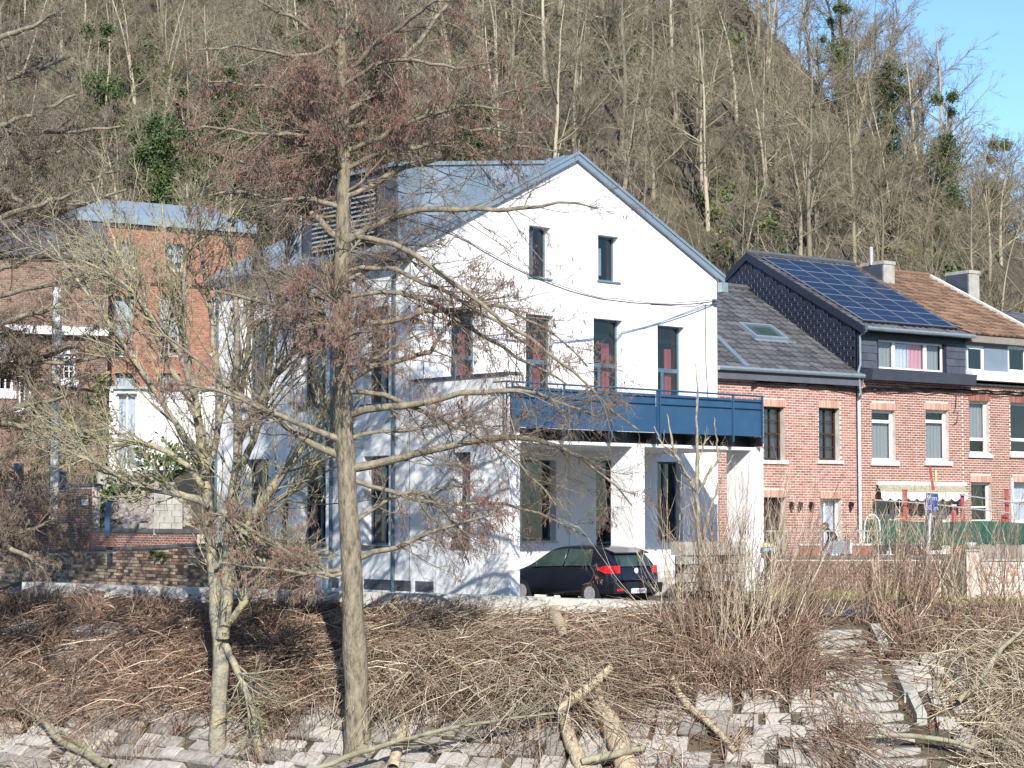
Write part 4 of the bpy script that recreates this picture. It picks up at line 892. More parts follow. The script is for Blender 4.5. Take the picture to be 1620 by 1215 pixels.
fp = thing('flower_pot', tuple(Vp.w(.15, pzt + .005, -.12)), 0, 'pale round bowl pot standing on the pale wall pillar', 'pot')
MB().tube([(*Vp.w(.15, 0, -.12).xy, pzt + .005), (*Vp.w(.15, 0, -.12).xy, pzt + .12), (*Vp.w(.15, 0, -.12).xy, pzt + .18)], [.10, .15, .17], 16).build('bowl', 'sill', fp, smooth=True)
# low plank fence above that wall
pf = thing('plank_fence', label='grey vertical board fence above the whitewashed wall', cat='fence'); x = .5; rg = random.Random(5)
Fq_ = Pl(Vp.w(0, 0, -.5), Vp.U, (0, 0, 1)); zf = Fq_.at(1570, 862)[1]
while x < vl - .1:
    MB().box(x, x + .10, vz - .1, zf + rg.uniform(-.02, .02) + (.07 if rg.random() < .07 else 0), 0, .02).build('board', 'wood2', pf, Fq_); x += .112
# green screen mesh, red posts
gs = thing('green_screen', label='dark green mesh windbreak stretched between red posts in front of the brick porch', cat='screen')
Sg = zp(at(1365, 850, 57.4), (1, -0.04, 0)); x1 = Sg.at(1700, 850)[0]; n = 60; mb = MB()
for k in range(n):
    u0, u1 = x1 * k / n, x1 * (k + 1) / n
    f = lambda u: Sg.at(1365, 824, 0)[1] - .05 * u / x1 + .03 * math.sin(u * 2.3)
    g = lambda u: .035 * math.sin(u * 5) 
    zb = Sg.at(1365, 863)[1]
    mb.quad((u0, zb, g(u0)), (u1, zb, g(u1)), (u1, f(u1), g(u1)), (u0, f(u0), g(u0)))
mb.build('mesh', 'green', gs, Sg)
for px, yt, lab in ((1432, 776, 'red square porch post standing left under the awning'), (1509, 800, 'short red porch post with white ball cap under the awning corner'), (1523, 783, 'red porch post at the right end of the awning'), (1593, 775, 'tall red post right of the white framed brick window'), (1587, 815, 'short red stub post beside the tall red post')):
    q = zp(at(px, 820, 57.9), (1, 0, 0)); zt = q.at(px, yt)[1]
    o = MB().box(-.05 if px != 1432 else -.065, .05 if px != 1432 else .065, PZ - .02, zt, -.05, .05)
    p = thing('porch_post', tuple(q.w(0, PZ)), 0, lab, 'post', 'red porch posts'); o.build('shaft', 'redp', p, q)
    MB().box(-.07, .07, zt, zt + .03, -.07, .07).build('post_cap', 'redp' if px != 1509 else 'upvc', p, q)
# rails of the porch frame
pr = thing('porch_rails', label='grey metal rails running between the red porch posts', cat='railing')
for (x0, y0, x1_, y1) in ((1383, 791, 1470, 797), (1470, 797, 1600, 812), (1520, 783, 1640, 800)):
    MB().tube([at(x0, y0, 57.8), at(x1_, y1, 57.6)], .02, 6).build('rail', 'steel', pr)
# metal garden fence, gate arch and table with person
mf = thing('metal_fence', label='grey bar fence on the patio wall between the white house and the porch', cat='fence')
Mp = zp(at(1212, 860, 56.0), (1, 0, 0)); m1 = Mp.at(1392, 860)[0]; zt = Mp.at(1300, 840)[1]
for z in (zt, PZ + .12): MB().box(0, m1, z - .02, z + .02, -.02, .02).build('rail', 'conc', mf, Mp)
x = 0
while x < m1: MB().box(x, x + .022, PZ + .02, zt, -.01, .01).build('bar', 'conc', mf, Mp); x += .12
ga = thing('garden_arch', label='thin white tubular garden arch left of the green screen', cat='arch')
for dx in (0, .35):
    P_ = [at(1366 + 0, 880, 56.6 + dx)] + [at(1366 + 2 + 24 * (1 - math.cos(t)) / 2 * 1.0, 832 - 18 * math.sin(t), 56.6 + dx) for t in np.linspace(0, math.pi, 9)] + [at(1393, 880, 56.6 + dx)]
    MB().tube(P_, .018, 6).build('hoop', 'upvc', ga)
sg_ = thing('grey_panel_box', label='low grey ribbed plastic box in front of the person', cat='box')
Tp = Pl(at(1300, 877, 55.5), (1, 0, 0), (0, 0, 1)); tw_ = Tp.at(1345, 877)[0]
for k in range(5): MB().hexa([(0.0 + .05 * k, .02 + .07 * k, -.4), (tw_, .02 + .07 * k, -.4), (tw_, .02 + .07 * k, 0), (.0 + .05 * k, .02 + .07 * k, 0)], [(.03 + .05 * k, .085 + .07 * k, -.4), (tw_, .085 + .07 * k, -.4), (tw_, .085 + .07 * k, -.01), (.03 + .05 * k, .085 + .07 * k, -.01)]).build('slat', 'plast', sg_, Tp)
MB().box(tw_ + .002, tw_ + .05, 0.02, .4, -.4, .01).build('end_panel', 'lace', sg_, Tp)
bl = thing('brick_planter', label='low red brick planter edge right of the grey box', cat='planter')
Bq = Pl(at(1346, 878, 55.8), (1, 0, 0), (0, 0, 1)); MB().box(0, .75, -.02, .26, -.3, 0).build('core', 'brick_r', bl, Bq); MB().box(-.03, .78, .265, .32, -.33, .03).build('coping', 'sill', bl, Bq)
bl2 = thing('brick_planter', label='low red brick planter edge left of the seated person', cat='planter')
Bq = Pl(at(1266, 878, 55.8), (1, 0, 0), (0, 0, 1)); MB().box(0, .55, -.02, .26, -.3, 0).build('core', 'brick_r', bl2, Bq); MB().box(-.03, .58, .265, .32, -.33, .03).build('coping', 'sill', bl2, Bq)
for px, lab in ((1395, 'dark plastic flower pot behind the patio wall, left one'), (1418, 'dark plastic flower pot behind the patio wall below the middle of the green screen'), (1440, 'dark plastic flower pot left of the blue sign pole'), (1461, 'black flower pot touching the blue sign pole in view')):
    p = at(px, 877, 55.7); c = thing('flower_pot', tuple(p), 0, lab, 'pot', 'dark pots along the patio wall')
    MB().tube([p, p + Vector((0, 0, .26)), p + Vector((0, 0, .30))], [.13, .17, .18], 14).build('pot', 'slate', c, smooth=True)
# blue and yellow tub by the white pillar
tb = thing('plastic_bag', label='blue and yellow bag on the wall end beside the white pillar', cat='bag')
p = at(1216, 872, 54.6); b = MB(); b.hexa([(-.16, -.1, 0), (.18, -.1, 0), (.18, .1, 0), (-.16, .1, 0)], [(-.10, -.06, .11), (.16, -.06, .11), (.16, .06, .11), (-.10, .06, .11)])
MT['blueb'] = mat('bright_blue_plastic', (0.02, 0.25, 0.55), None, .4, 5); MT['yel'] = mat('pale_yellow_plastic', (0.62, 0.52, 0.22), None, .5, 5)
b.build('lower_bag', 'blueb', tb, Pl(p, (1, 0, 0), (0, 1, 0)))
b = MB(); b.hexa([(-.20, -.1, .115), (.20, -.1, .115), (.20, .1, .115), (-.20, .1, .115)], [(-.14, -.06, .24), (.10, -.06, .20), (.10, .06, .20), (-.14, .06, .24)]); b.build('upper_bag', 'yel', tb, Pl(p, (1, 0, 0), (0, 1, 0)))
# person seated, bending forward
MT['skin'] = mat('skin', (0.50, 0.30, 0.22), (0.44, 0.26, 0.19), 0.6, 6); MT['jack'] = mat('dark_navy_jacket', (0.025, 0.028, 0.06), (0.018, 0.02, 0.045), .9, 8, .1); MT['hair'] = mat('brown_hair', (0.10, 0.065, 0.04), None, .9, 12)
per = thing('person', tuple(at(1318, 882, 56.3)), 0, 'person in a dark jacket bending forward behind the grey box on the patio', 'person')
def skin(name, vs, es, rad, m, root=0, sub=2):
    me = bpy.data.meshes.new(name); T = WM[per.name].inverted(); me.from_pydata([tuple(T @ Vector(v)) for v in vs], es, []); o = obj(name, me, per, MT[m])
    md = o.modifiers.new('skin', 'SKIN'); sv = me.skin_vertices
    if not sv: me.skin_vertices; bpy.context.view_layer.objects.active = o
    for i, r in enumerate(rad): me.skin_vertices[0].data[i].radius = (r if isinstance(r, tuple) else (r, r))
    me.skin_vertices[0].data[root].use_root = True
    s = o.modifiers.new('sub', 'SUBSURF'); s.levels = sub; s.render_levels = sub; return o
def q_(px, py, d=0): return at(px, py, 56.3 + d)
hip = q_(1321, 868); 
vs = [hip, q_(1322, 858), q_(1317, 848), q_(1311, 842), q_(1309, 838), q_(1306, 833.5), q_(1306, 830), q_(1313, 843, .14), q_(1312, 855, .17), q_(1306, 862, .0), q_(1313, 843, -.14), q_(1311, 855, -.17), q_(1305, 862, -.06), q_(1318, 869, -.1), q_(1310, 871, -.12), q_(1311, 884, -.12), q_(1318, 869, .1), q_(1310, 871, .12), q_(1311, 884, .12)]
es = [(0, 1), (1, 2), (2, 3), (3, 4), (4, 5), (5, 6), (3, 7), (7, 8), (8, 9), (3, 10), (10, 11), (11, 12), (0, 13), (13, 14), (14, 15), (0, 16), (16, 17), (17, 18)]
ra = [.13, .13, .14, .12, .05, .085, .085, .06, .045, .03, .06, .045, .03, .08, .065, .045, .08, .065, .045]
def try_skin():
    me = bpy.data.meshes.new('body'); T = WM[per.name].inverted(); me.from_pydata([tuple(T @ Vector(v)) for v in vs], es, []); o = obj('body', me, per, MT['jack'])
    o.modifiers.new('skin', 'SKIN')
    import bmesh
    bm_ = bmesh.new(); bm_.from_mesh(me); L_s = bm_.verts.layers.skin.verify(); bm_.verts.ensure_lookup_table()
    for v, r in zip(bm_.verts, ra): v[L_s].radius = (r, r)
    bm_.verts[0][L_s].use_root = True; bm_.to_mesh(me); bm_.free()
    s = o.modifiers.new('sub', 'SUBSURF'); s.levels = 2; s.render_levels = 2
try_skin()
hd = q_(1305.5, 833); mb = MB()
def ball(mb, c, rx, ry, rz, k=12, r=8):
    n = len(mb.v)
    for i in range(r + 1):
        t = math.pi * i / r
        for j in range(k): u = 2 * math.pi * j / k; mb.v.append((c.x + rx * math.sin(t) * math.cos(u), c.y + ry * math.sin(t) * math.sin(u), c.z + rz * math.cos(t)))
    for i in range(r):
        for j in range(k): q = (j + 1) % k; mb.f.append((n + i * k + j, n + (i + 1) * k + j, n + (i + 1) * k + q, n + i * k + q))
    return mb
ball(mb, hd, .085, .08, .105); ball(mb, hd + Vector((-.085, -.02, -.02)), .02, .02, .02); ball(mb, hd + Vector((.0, -.08, 0)), .012, .02, .03); mb.build('head', 'skin', per, smooth=True)
ball(MB(), hd + Vector((.015, .01, .025)), .095, .09, .10).build('hair', 'hair', per, smooth=True)
for d in (0, -.06): ball(MB(), q_(1304.5, 864, d), .035, .03, .045, 8, 6).build('hand', 'skin', per, smooth=True)
pch = thing('garden_chair', tuple(at(1326, 882, 56.5)), 0, 'grey garden chair under the person in the dark jacket', 'chair')
c_ = Pl(at(1326, 882, 56.3), (1, 0, 0), (0, 1, 0)); MB().box(-.3, .15, -.22, .22, .20, .24).build('seat', 'slate', pch, c_)
for sx_ in (-.28, .11):
    for sy in (-.2, .17): MB().box(sx_, sx_ + .03, sy, sy + .03, -.02, .198).build('leg', 'slate', pch, c_)
MB().hexa([(.15, -.22, .22), (.18, -.22, .22), (.18, .22, .22), (.15, .22, .22)], [(.25, -.22, .62), (.28, -.22, .62), (.28, .22, .62), (.25, .22, .62)]).build('backrest', 'slate', pch, c_)
# navigation sign at the quay
sn = thing('navigation_sign', tuple(at(1466, 925, 50)), 0, 'blue metal sign reading 9 m and 20 m on a thin grey pole', 'sign')
Np = zp(at(1466, 925, 50), (1, 0.05, 0))
MB().tube([at(1463, 945, 50), at(1467, 880, 50), at(1473, 800, 50)], .045, 10).build('pole', 'steel', sn, smooth=True)
s0a = Np.at(1463, 812); s1a = Np.at(1482, 780); sw = .30; 
ca, cb_ = Np.at(1473.5, 795.5)
th = -.06
Nt = Pl(Np.w(ca, cb_, -.06), (math.cos(th), 0, math.sin(th)), (-math.sin(th), 0, math.cos(th)))
pn = MB().box(-.155, .155, -.245, .245, .0, .015).build('sign_face', 'signb', sn, Pl(Nt.o + Vector((0, -.12, 0)), Nt.U, Nt.V))
Nf = Pl(Nt.o + Vector((0, -.136, 0)), Nt.U, Nt.V)
text(sn, Nf, '9 m', 0, .12, .004, .17, 'signw'); text(sn, Nf, '20 m', 0, -.13, .004, .17, 'signw')
rd = thing('red_marker_board', tuple(at(1474, 778, 50.1)), 0, 'narrow red marker board sticking up above the blue sign', 'marker')
q = Pl(at(1473, 757, 50.1), (1, .05, 0), (0, 0, 1)); MB().hexa([(.02, -.30, -.02), (.09, -.30, -.02), (.09, -.30, .02), (.02, -.30, .02)], [(-.05, .31, -.02), (.0, .31, -.02), (.0, .31, .02), (-.05, .31, .02)]).build('board', 'redp', rd, q)
MB().hexa([(.11, -.20, -.02), (.13, -.20, -.02), (.13, -.20, .02), (.11, -.20, .02)], [(.10, .22, -.02), (.15, .22, -.02), (.15, .22, .02), (.10, .22, .02)]).build('pale_board', 'yel', rd, q)
# ---------------------------------------------------------------- left side: quay wall, garden walls, extension, old houses
QP = Pl(o3 + Vector((0, 0, 0)) - Vector((Ap.N.x, Ap.N.y, 0)) * -0.16, -l3, (0, 0, 1))
qa1 = QP.at(484, 870)[0]; qa0 = QP.at(-40, 870)[0]
zR, zL = QP.at(484, 860)[1], QP.at(0, 880)[1]
def qtop(a): return zL + (zR - zL) * (a - qa0) / (qa1 - qa0)
qw = thing('quay_wall', label='old stained brick wall with dark stone cap left of the white house', cat='wall')
m_ = MB(); m_.prism([(qa0, -.9), (qa1, -.9), (qa1, qtop(qa1)), (qa0, qtop(qa0))], -.3, 0); m_.build('core', 'mortar', qw, QP)
a = qa0; rg = random.Random(9)
while a < qa1 - .05:
    b = min(a + 1.1, qa1); d = .012; off = rg.uniform(-.01, .02)
    MB().prism([(a + d, qtop(a) + .01 + off), (b - d, qtop(b) + .01 + off), (b - d, qtop(b) + .11 + off), (a + d, qtop(a) + .11 + off)], -.35, .06).build('cap_stone', 'cap', qw, QP); a = b
bricks(qw, QP, qa0, qa1, -.6, qtop, [], 'brick_q', 'brick_qs', L=.24, h=.085, g=.016, d=.03, rng=random.Random(13))
gw = thing('garden_wall', label='low red brick garden wall with stone cap below the concrete blocks', cat='wall')
G2 = Pl(o3 + g3 * 1.1, -l3, (0, 0, 1)); a0 = G2.at(125, 850)[0]; a1 = G2.at(312, 850)[0]; zt = G2.at(220, 842)[1]
MB().box(a0, a1, 0, zt - .02, -.3, 0).build('core', 'mortar', gw, G2); MB().box(a0 - .05, a1 + .05, zt - .01, zt + .12, -.35, .05).build('cap', 'cap', gw, G2)
bricks(gw, G2, a0, a1, .2, zt - .02, [], 'brick_r', 'brick_rr', d=.02, rng=random.Random(14))
gp = thing('garden_gate_wall', label='taller red brick wall and pier with white house number box at left', cat='wall')
a2 = G2.at(146, 800)[0]; a3 = G2.at(-30, 800)[0]; zt2 = G2.at(136, 769)[1]
MB().box(a3, a2, 0, zt2 - .02, -.3, 0).build('core', 'mortar', gp, G2); MB().box(a3, a2 + .03, zt2 - .01, zt2 + .08, -.33, .04).build('cap', 'cap', gp, G2)
bricks(gp, G2, a3, a2, .2, zt2 - .02, [], 'brick_r', 'brick_rr', d=.02, rng=random.Random(15))
k0, k1 = G2.at(130, 800), G2.at(144, 790)
MB().box(k0[0], k1[0], k0[1] - .05, k1[1] + .05, .03, .08).build('mail_box', 'black', gp, G2); MB().box(k0[0] + .12, k1[0] - .04, k0[1], k1[1], .082, .10).build('mail_box_flap', 'lace', gp, G2)
# concrete blocks stack, rubble, tarp
cbk = thing('concrete_block_stack', label='stack of pale grey concrete blocks above the garden wall', cat='blocks')
Cq = zp(at(243, 832, 63.5), (1, .1, 0)); bw_ = Cq.at(289, 832)[0]; zb0 = Cq.at(243, 832)[1] - .3; zt = Cq.at(265, 783)[1]
r = 0; z = zb0
while z < zt - .1:
    x = 0 if r % 2 == 0 else -.0
    ws = [.34, .34, .25] if r % 2 == 0 else [.2, .38, .35]
    for w in ws: MB().box(x, x + w - .012, z, z + .19, -.4, rg.uniform(-.01, .01)).build('block', 'conc', cbk, Cq); x += w
    z += .2; r += 1
rb_ = thing('rubble_heap', label='sloping heap of grey rubble behind the garden wall', cat='rubble', kind='stuff')
mb = MB(); rg = random.Random(21)
for _ in range(900):
    px = rg.uniform(150, 300); py = rg.uniform(765, 835); p = ground_px(px, py, 58, 72); s = rg.uniform(.04, .13)
    if py < 838: mb.hexa(*[[tuple(p + Vector((dx * s * rg.uniform(.7, 1.3), dy * s * rg.uniform(.7, 1.3), (h) * s * rg.uniform(.6, 1)))) for dx, dy in ((-1, -1), (1, -1), (1, 1), (-1, 1))] for h in (-.6, .8)])
o = mb.build('rubble', 'rubble', None, kind='stuff'); bpy.data.objects.remove(rb_)
tag(o, 'sloping heap of grey rubble behind the garden wall', 'rubble')
fb = thing('raised_terrace', label='pale concrete terrace base under the white extension', cat='platform')
E = zp(at(173, 745, 71), (1, .12, 0)); ew = E.at(345, 700)[0]; ezt = E.at(250, 616)[1]; ezb = E.at(250, 745)[1]
MB().box(-.4, ew, ezb - 2.4, ezb - .02, -3, .35).build('base', 'conc', fb, E)
tp = thing('black_tarpaulin', label='black tarpaulin draped in an arch beside the concrete blocks', cat='tarpaulin')
TPp = zp(at(240, 800, 66), (1, .1, 0)); t1_ = TPp.at(318, 790)[0]; tzt = TPp.at(285, 757)[1] - TPp.o.z * 0; tzb = TPp.at(285, 835)[1]
poly = [(0, TPp.at(240, 788)[1])] + [(t1_ * u, TPp.at(240, 788)[1] + (tzt - TPp.at(240, 788)[1]) * math.sin(u * math.pi * .55)) for u in (.15, .3, .5, .7, .9)] + [(t1_, tzb), (t1_ * .3, tzb), (t1_ * .2, TPp.at(240, 808)[1])]
MB().prism(poly, -.8, 0).build('sheet', 'black', tp, TPp)
ex = thing('white_extension', label='low white rendered extension with porch posts left of the white house', cat='extension')
eh = [[E.at(184, 690)[0], E.at(216, 690)[0], ezb + .02, ezt - .15]]
wall_holes(0, ew, ezb, ezt, eh, .3).build('wall', 'white', ex, E)
MB().box(-.1, ew, ezt, ezt + .09, -3, .15).build('flat_roof', 'zincl', ex, E)
MB().quad((0, ezb, 0), (0, ezt, 0), (0, ezt, -3), (0, ezb, -3)).build('side_wall', 'white', ex, E)
window(ex, E, *eh[0], .2, 'upvc', vb=((.5, .05),), hb=((.5, .06),), cur=[('lace', .02, .98, 0, .98)])
MB().box(-.02, .10, ezb - .1, ezt, .02, .14).build('corner_post', 'upvc', ex, E)
MB().box(ew * .25, ew, ezb - .02, ezb + .03, .01, .1).build('plinth_strip', 'soffit', ex, E)
# orange brick house behind, on its own terrace
OP = zp(at(120, 600, 80), (math.cos(R_(30)), math.sin(R_(30)), 0))
oh = thing('orange_brick_house', label='orange brick house with zinc edged flat roof behind the bare willow', cat='house')
ow = OP.at(400, 450)[0]; oz = OP.at(300, 362)[1]; oz0 = 2.5
oho = [[OP.at(x0, y0)[0], OP.at(x1, y0)[0], OP.at(x0, y1)[1], OP.at(x0, y0)[1]] for x0, y0, x1, y1 in ((182, 468, 212, 560), (254, 465, 286, 560), (190, 382, 214, 420), (265, 385, 292, 425), (335, 470, 362, 560), (182, 590, 215, 640), (254, 590, 286, 640))]
wall_holes(0, ow, oz0, oz, oho, .22).build('wall', 'mortard', oh, OP)
bricks(oh, OP, 0, ow, 4.2, oz, oho, 'brick_o', 'brick_o', rng=random.Random(31), single=0)
for h in oho: window(oh, OP, *h, .16, 'conc', hb=((.6, .06),), vb=((.5, .05),), fw=.08, sill=('sill', .08, .12, .05), cur=[('lace', .02, .98, .3, .98)])
for zb_ in (OP.at(250, 452)[1], OP.at(250, 395)[1] + .8): MB().box(0, ow, zb_, zb_ + .12, .02, .05).build('string_course', 'brownfr', oh, OP)
MB().box(-.1, ow + .1, oz, oz + .38, -7, .12).build('roof_fascia', 'zincl', oh, OP)
MB().hexa([(0.2, oz + .38, -7), (ow, oz + .38, -7), (ow, oz + .38, 0), (0.2, oz + .38, 0)], [(1.5, oz + 1.3, -6), (ow - 1.2, oz + 1.3, -6), (ow - 1.2, oz + 1.3, -2), (1.5, oz + 1.3, -2)]).build('roof', 'zinc', oh, OP)
MB().quad((0, oz0, 0), (0, oz0, -7), (0, oz, -7), (0, oz, 0)).quad((ow, oz0, 0), (ow, oz0, -7), (ow, oz, -7), (ow, oz, 0)).quad((0, oz0, -1.2), (ow, oz0, -1.2), (ow, oz, -1.2), (0, oz, -1.2)).build('side_wall', 'brick_o', oh, OP)
# old brown house at the left edge
LP = zp(at(-60, 640, 75), (math.cos(R_(20)), math.sin(R_(20)), 0))
lh = thing('old_brown_house', label='old brown brick house with white window frames at the left edge', cat='house')
lw = LP.at(170, 560)[0]; lz = LP.at(20, 405)[1]; lz0 = 2.0
lho = [[LP.at(x0, y0)[0], LP.at(x1, y0)[0], LP.at(x0, y1)[1], LP.at(x0, y0)[1]] for x0, y0, x1, y1 in ((-2, 535, 22, 618), (30, 582, 50, 640), (100, 560, 120, 600))]
wall_holes(0, lw, lz0, lz, lho, .22).build('wall', 'mortard', lh, LP)
MT['brick_b'] = mat('brown_brick', (0.25, 0.15, 0.11), (0.12, 0.075, 0.06), .9, 5, .15, island=.5)
bricks(lh, LP, 0, lw, 3.2, lz, lho, 'brick_b', 'brick_b', single=0, rng=random.Random(33))
for h in lho: window(lh, LP, *h, .12, 'upvc', vb=((.5, .05),), hb=((.33, .04), (.66, .04)), fw=.09, sill=('upvc', .12, .3, .08), cur=[('lace', .02, .98, .5, .98)])
MB().box(0, lw, LP.at(20, 528)[1], LP.at(20, 515)[1], .02, .35).build('cornice', 'upvc', lh, LP)
MB().hexa([(-.2, lz, -6), (lw + .2, lz, -6), (lw + .2, lz, .3), (-.2, lz, .3)], [(-.2, lz + 1.9, -3), (lw + .2, lz + 1.9, -3), (lw + .2, lz + 1.9, -2.9), (-.2, lz + 1.9, -2.9)]).build('roof', 'tiledb', lh, LP)
MB().quad((lw, lz0, 0), (lw, lz0, -6), (lw, lz, -6), (lw, lz, 0)).quad((0, lz0, -1.2), (lw, lz0, -1.2), (lw, lz, -1.2), (0, lz, -1.2)).build('side_wall', 'brick_b', lh, LP)
# concrete utility pole, leaning black post, blue posts
up_ = thing('utility_pole', tuple(at(86, 768, 60)), 0, 'pale concrete utility pole with lamp arm in front of the brown house', 'pole')
q = Pl(at(86, 790, 60), (1, 0, 0), (0, 0, 1)); zt = q.at(86, 455)[1]
MB().box(-.12, .12, -.6, zt, -.1, .1).build('shaft', 'concw', up_, q); MB().box(-.14, -.122, 0, zt, -.1, .11).build('shade_strip', 'black', up_, q)  # black strip on the left edge paints the pole's shaded side
za = q.at(86, 562)[1]; MB().hexa([(.12, za, -.05), (.45, za + .05, -.05), (.45, za + .05, .08), (.12, za, .08)], [(.12, za + .12, -.05), (.45, za + .14, -.05), (.45, za + .14, .08), (.12, za + .12, .08)]).build('lamp_head', 'upvc', up_, q)
bp_ = thing('leaning_post', tuple(at(443, 925, 50.5)), 0, 'thin black metal post leaning slightly at the quay edge', 'post')
MB().tube([at(443, 928, 50.5), at(447, 860, 50.5), at(453, 795, 50.5)], .07, 10).build('shaft', 'black', bp_, smooth=True)
MB().tube([at(444.5, 895, 50.5), at(445, 888, 50.5)], .09, 10).build('collar', 'black', bp_)
for (px, y0, y1, lab) in ((171, 832, 796, 'short blue metal post in the rubble above the garden wall'), (30, 770, 735, 'stout blue post behind the brick wall at far left'), (98, 766, 748, 'small blue post right of the concrete utility pole')):
    q = Pl(at(px, y0, 61.5), (1, 0, 0), (0, 0, 1)); zt = q.at(px, y1)[1]; o_ = thing('blue_post', tuple(q.w(0, 0)), 0, lab, 'post', 'blue posts left of the white house')
    w = .09 if px == 171 else .14
    MB().box(-w, w * .8, -.3, zt, -w, w).build('shaft', 'blueb' if False else 'blue', o_, q); MB().box(-w * 1.1, w * .9, zt + .002, zt + .04, -w * 1.1, w * 1.1).build('post_cap', 'blue', o_, q)
# ---------------------------------------------------------------- river bank: stones and stairs
hb = MB()
for k in range(24):
    a0_, a1_ = math.pi * (0.02 + 0.96 * k / 24), math.pi * (0.02 + 0.96 * (k + 1) / 24)
    for (r0, zz0, r1, zz1) in ((60, -6.1, 120, 4), (120, 4, 190, 42 + 6 * math.sin(k)), ):
        h0, h1 = (zz1 + 6 * math.sin(k * 1.7), zz1 + 6 * math.sin((k + 1) * 1.7)) if r0 == 120 else (zz1, zz1)
        hb.quad((r0 * math.cos(a0_), -r0 * math.sin(a0_), zz0), (r0 * math.cos(a1_), -r0 * math.sin(a1_), zz0), (r1 * math.cos(a1_), -r1 * math.sin(a1_), h1), (r1 * math.cos(a0_), -r1 * math.sin(a0_), h0))
MT['ridge_dark'] = mat('dark_ridge_tone', (0.05, 0.055, 0.03), (0.025, 0.03, 0.018), .95, .05)
hb.build('unseen_dark_ridge', 'ridge_dark', kind='structure')  # unseen ridge behind the camera, added to darken the window reflections
rng = np.random.default_rng(7); rg = random.Random(7)
ba = thing('stone_revetment', label='weathered pale stone block facing on the lower river bank', cat='revetment')
def bank_frame(k, d):
    n = CN[k]; x, y = CS[k] + n * d; z = float(tz(x, y)[0]); t = _tg[k]
    return Vector((x, y, z)), Vector((t[0], t[1], 0)), Vector((-n[0], -n[1], 0.67)).normalized()
def stone_mesh(v):
    r = random.Random(v); b = MB(); j = lambda s: r.uniform(-s, s)
    lo = [(0 + j(.03), 0 + j(.04), -.12), (1 + j(.03), 0 + j(.04), -.12), (1 + j(.03), 1 + j(.04), -.12), (0 + j(.03), 1 + j(.04), -.12)]
    md = [(0 + j(.02), 0 + j(.03), .035), (1 + j(.02), 0 + j(.03), .035), (1 + j(.02), 1 + j(.03), .035), (0 + j(.02), 1 + j(.03), .035)]
    tp = [(.04 + j(.02), .07 + j(.03), .065 + j(.01)), (.96 + j(.02), .07 + j(.03), .065 + j(.01)), (.96 + j(.02), .93 + j(.03), .065 + j(.01)), (.04 + j(.02), .93 + j(.03), .065 + j(.01))]
    b.v = lo + md + tp + [(.5, .5, .075 + j(.02))]
    for q in (0, 4):
        for i in range(4): w = (i + 1) % 4; b.f.append((q + i, q + w, q + 4 + w, q + 4 + i))
    for i in range(4): b.f.append((8 + i, 8 + (i + 1) % 4, 12))
    return b
SM = []
for v in range(8):
    b = stone_mesh(v); me = bpy.data.meshes.new('stone'); me.from_pydata(b.v, [], b.f); me.materials.append(MT['stone']); SM.append((b, me))
SP0, SP1 = kof(1268), kof(1430)
cand = []
arc = CT
for row in range(22):
    d = 1.6 + row * .34; hgt = .40 * rg.uniform(.97, 1.03)
    s = arc[kof(-80)] + rg.random() * .5; s1_ = arc[kof(1700)]
    while s < s1_:
        k = int(np.argmin(abs(arc - s))); w = rg.uniform(.42, .85); px = (CS[k, 0] + CN[k, 0] * d) / (CS[k, 1] + CN[k, 1] * d) * F + 810
        irr = 1.0 if px < 950 else .35
        P0, Tg, Up = bank_frame(k, d)
        if not (1275 + (d - 1) * 24 < px < 1385 + (d - 1) * 30) and rg.random() > (.10 if px < 620 else .02):
            N = Tg.cross(Up); ang = rg.uniform(-.05, .05) * irr; Tr = (Tg * math.cos(ang) + Up * math.sin(ang)); Ur = N.cross(Tr)
            sc_ = (w - .008, hgt * (1 - .12 * rg.random() * irr), rg.uniform(.7, 1.3) * (1 + .5 * irr)); o = P0 + N * (rg.uniform(-.02, .05) * (1 + irr))
            M = Matrix(((Tr.x * sc_[0], Ur.x * sc_[1], N.x * sc_[2], o.x), (Tr.y * sc_[0], Ur.y * sc_[1], N.y * sc_[2], o.y), (Tr.z * sc_[0], Ur.z * sc_[1], N.z * sc_[2], o.z), (0, 0, 0, 1)))
            cand.append(((o - Vector((0, 0, CZ))).length + (30 if px < 0 or px > 1620 else 0), M))
        s += w
cand.sort(key=lambda c: c[0]); mass = MB()
for i, (dd, M) in enumerate(cand):
    b, me = SM[i % 8]
    if i < 300:
        o = bpy.data.objects.new('stone', me); COL.objects.link(o); o.parent = ba; o.matrix_local = M
    else:
        n = len(mass.v); mass.v += [tuple(M @ Vector(v)) for v in b.v]; mass.f += [tuple(q + n for q in f) for f in b.f]
mass.build('stonework', 'stonem', ba, kind='stuff')
ss = thing('stone_stairs', label='worn stone stairs leading down the river bank between dead stems', cat='stairs')
top = ground_px(1325, 1012); k = kof(1325)
sdir = Vector((.13, -1, 0)).normalized(); sx_ = Vector((1, .13, 0)).normalized()
for i in range(20):
    c = Vector((top.x, top.y, 0)) + sdir * (i * .30); z = top.z - .20 * i + .20
    pl = Pl(Vector((c.x, c.y, z)), sx_, (0, 0, 1)); hw = .55 + .016 * i
    b = MB(); e = .015
    b.hexa([(-hw, -.45, -.0), (hw, -.45, 0), (hw, -.45, -.7), (-hw, -.45, -.7)], [(-hw + rg.uniform(-.02, .02), -.0 + rg.uniform(-.012, .012), 0.01), (hw, .0 + rg.uniform(-.012, .012), 0.01), (hw, 0, -.7), (-hw, 0, -.7)])
    b.build('step', 'conc', ss, pl)
kb = MB(); a_ = top + sx_ * .78; e_ = a_ + sdir * 6 + Vector((0, 0, -4.0))
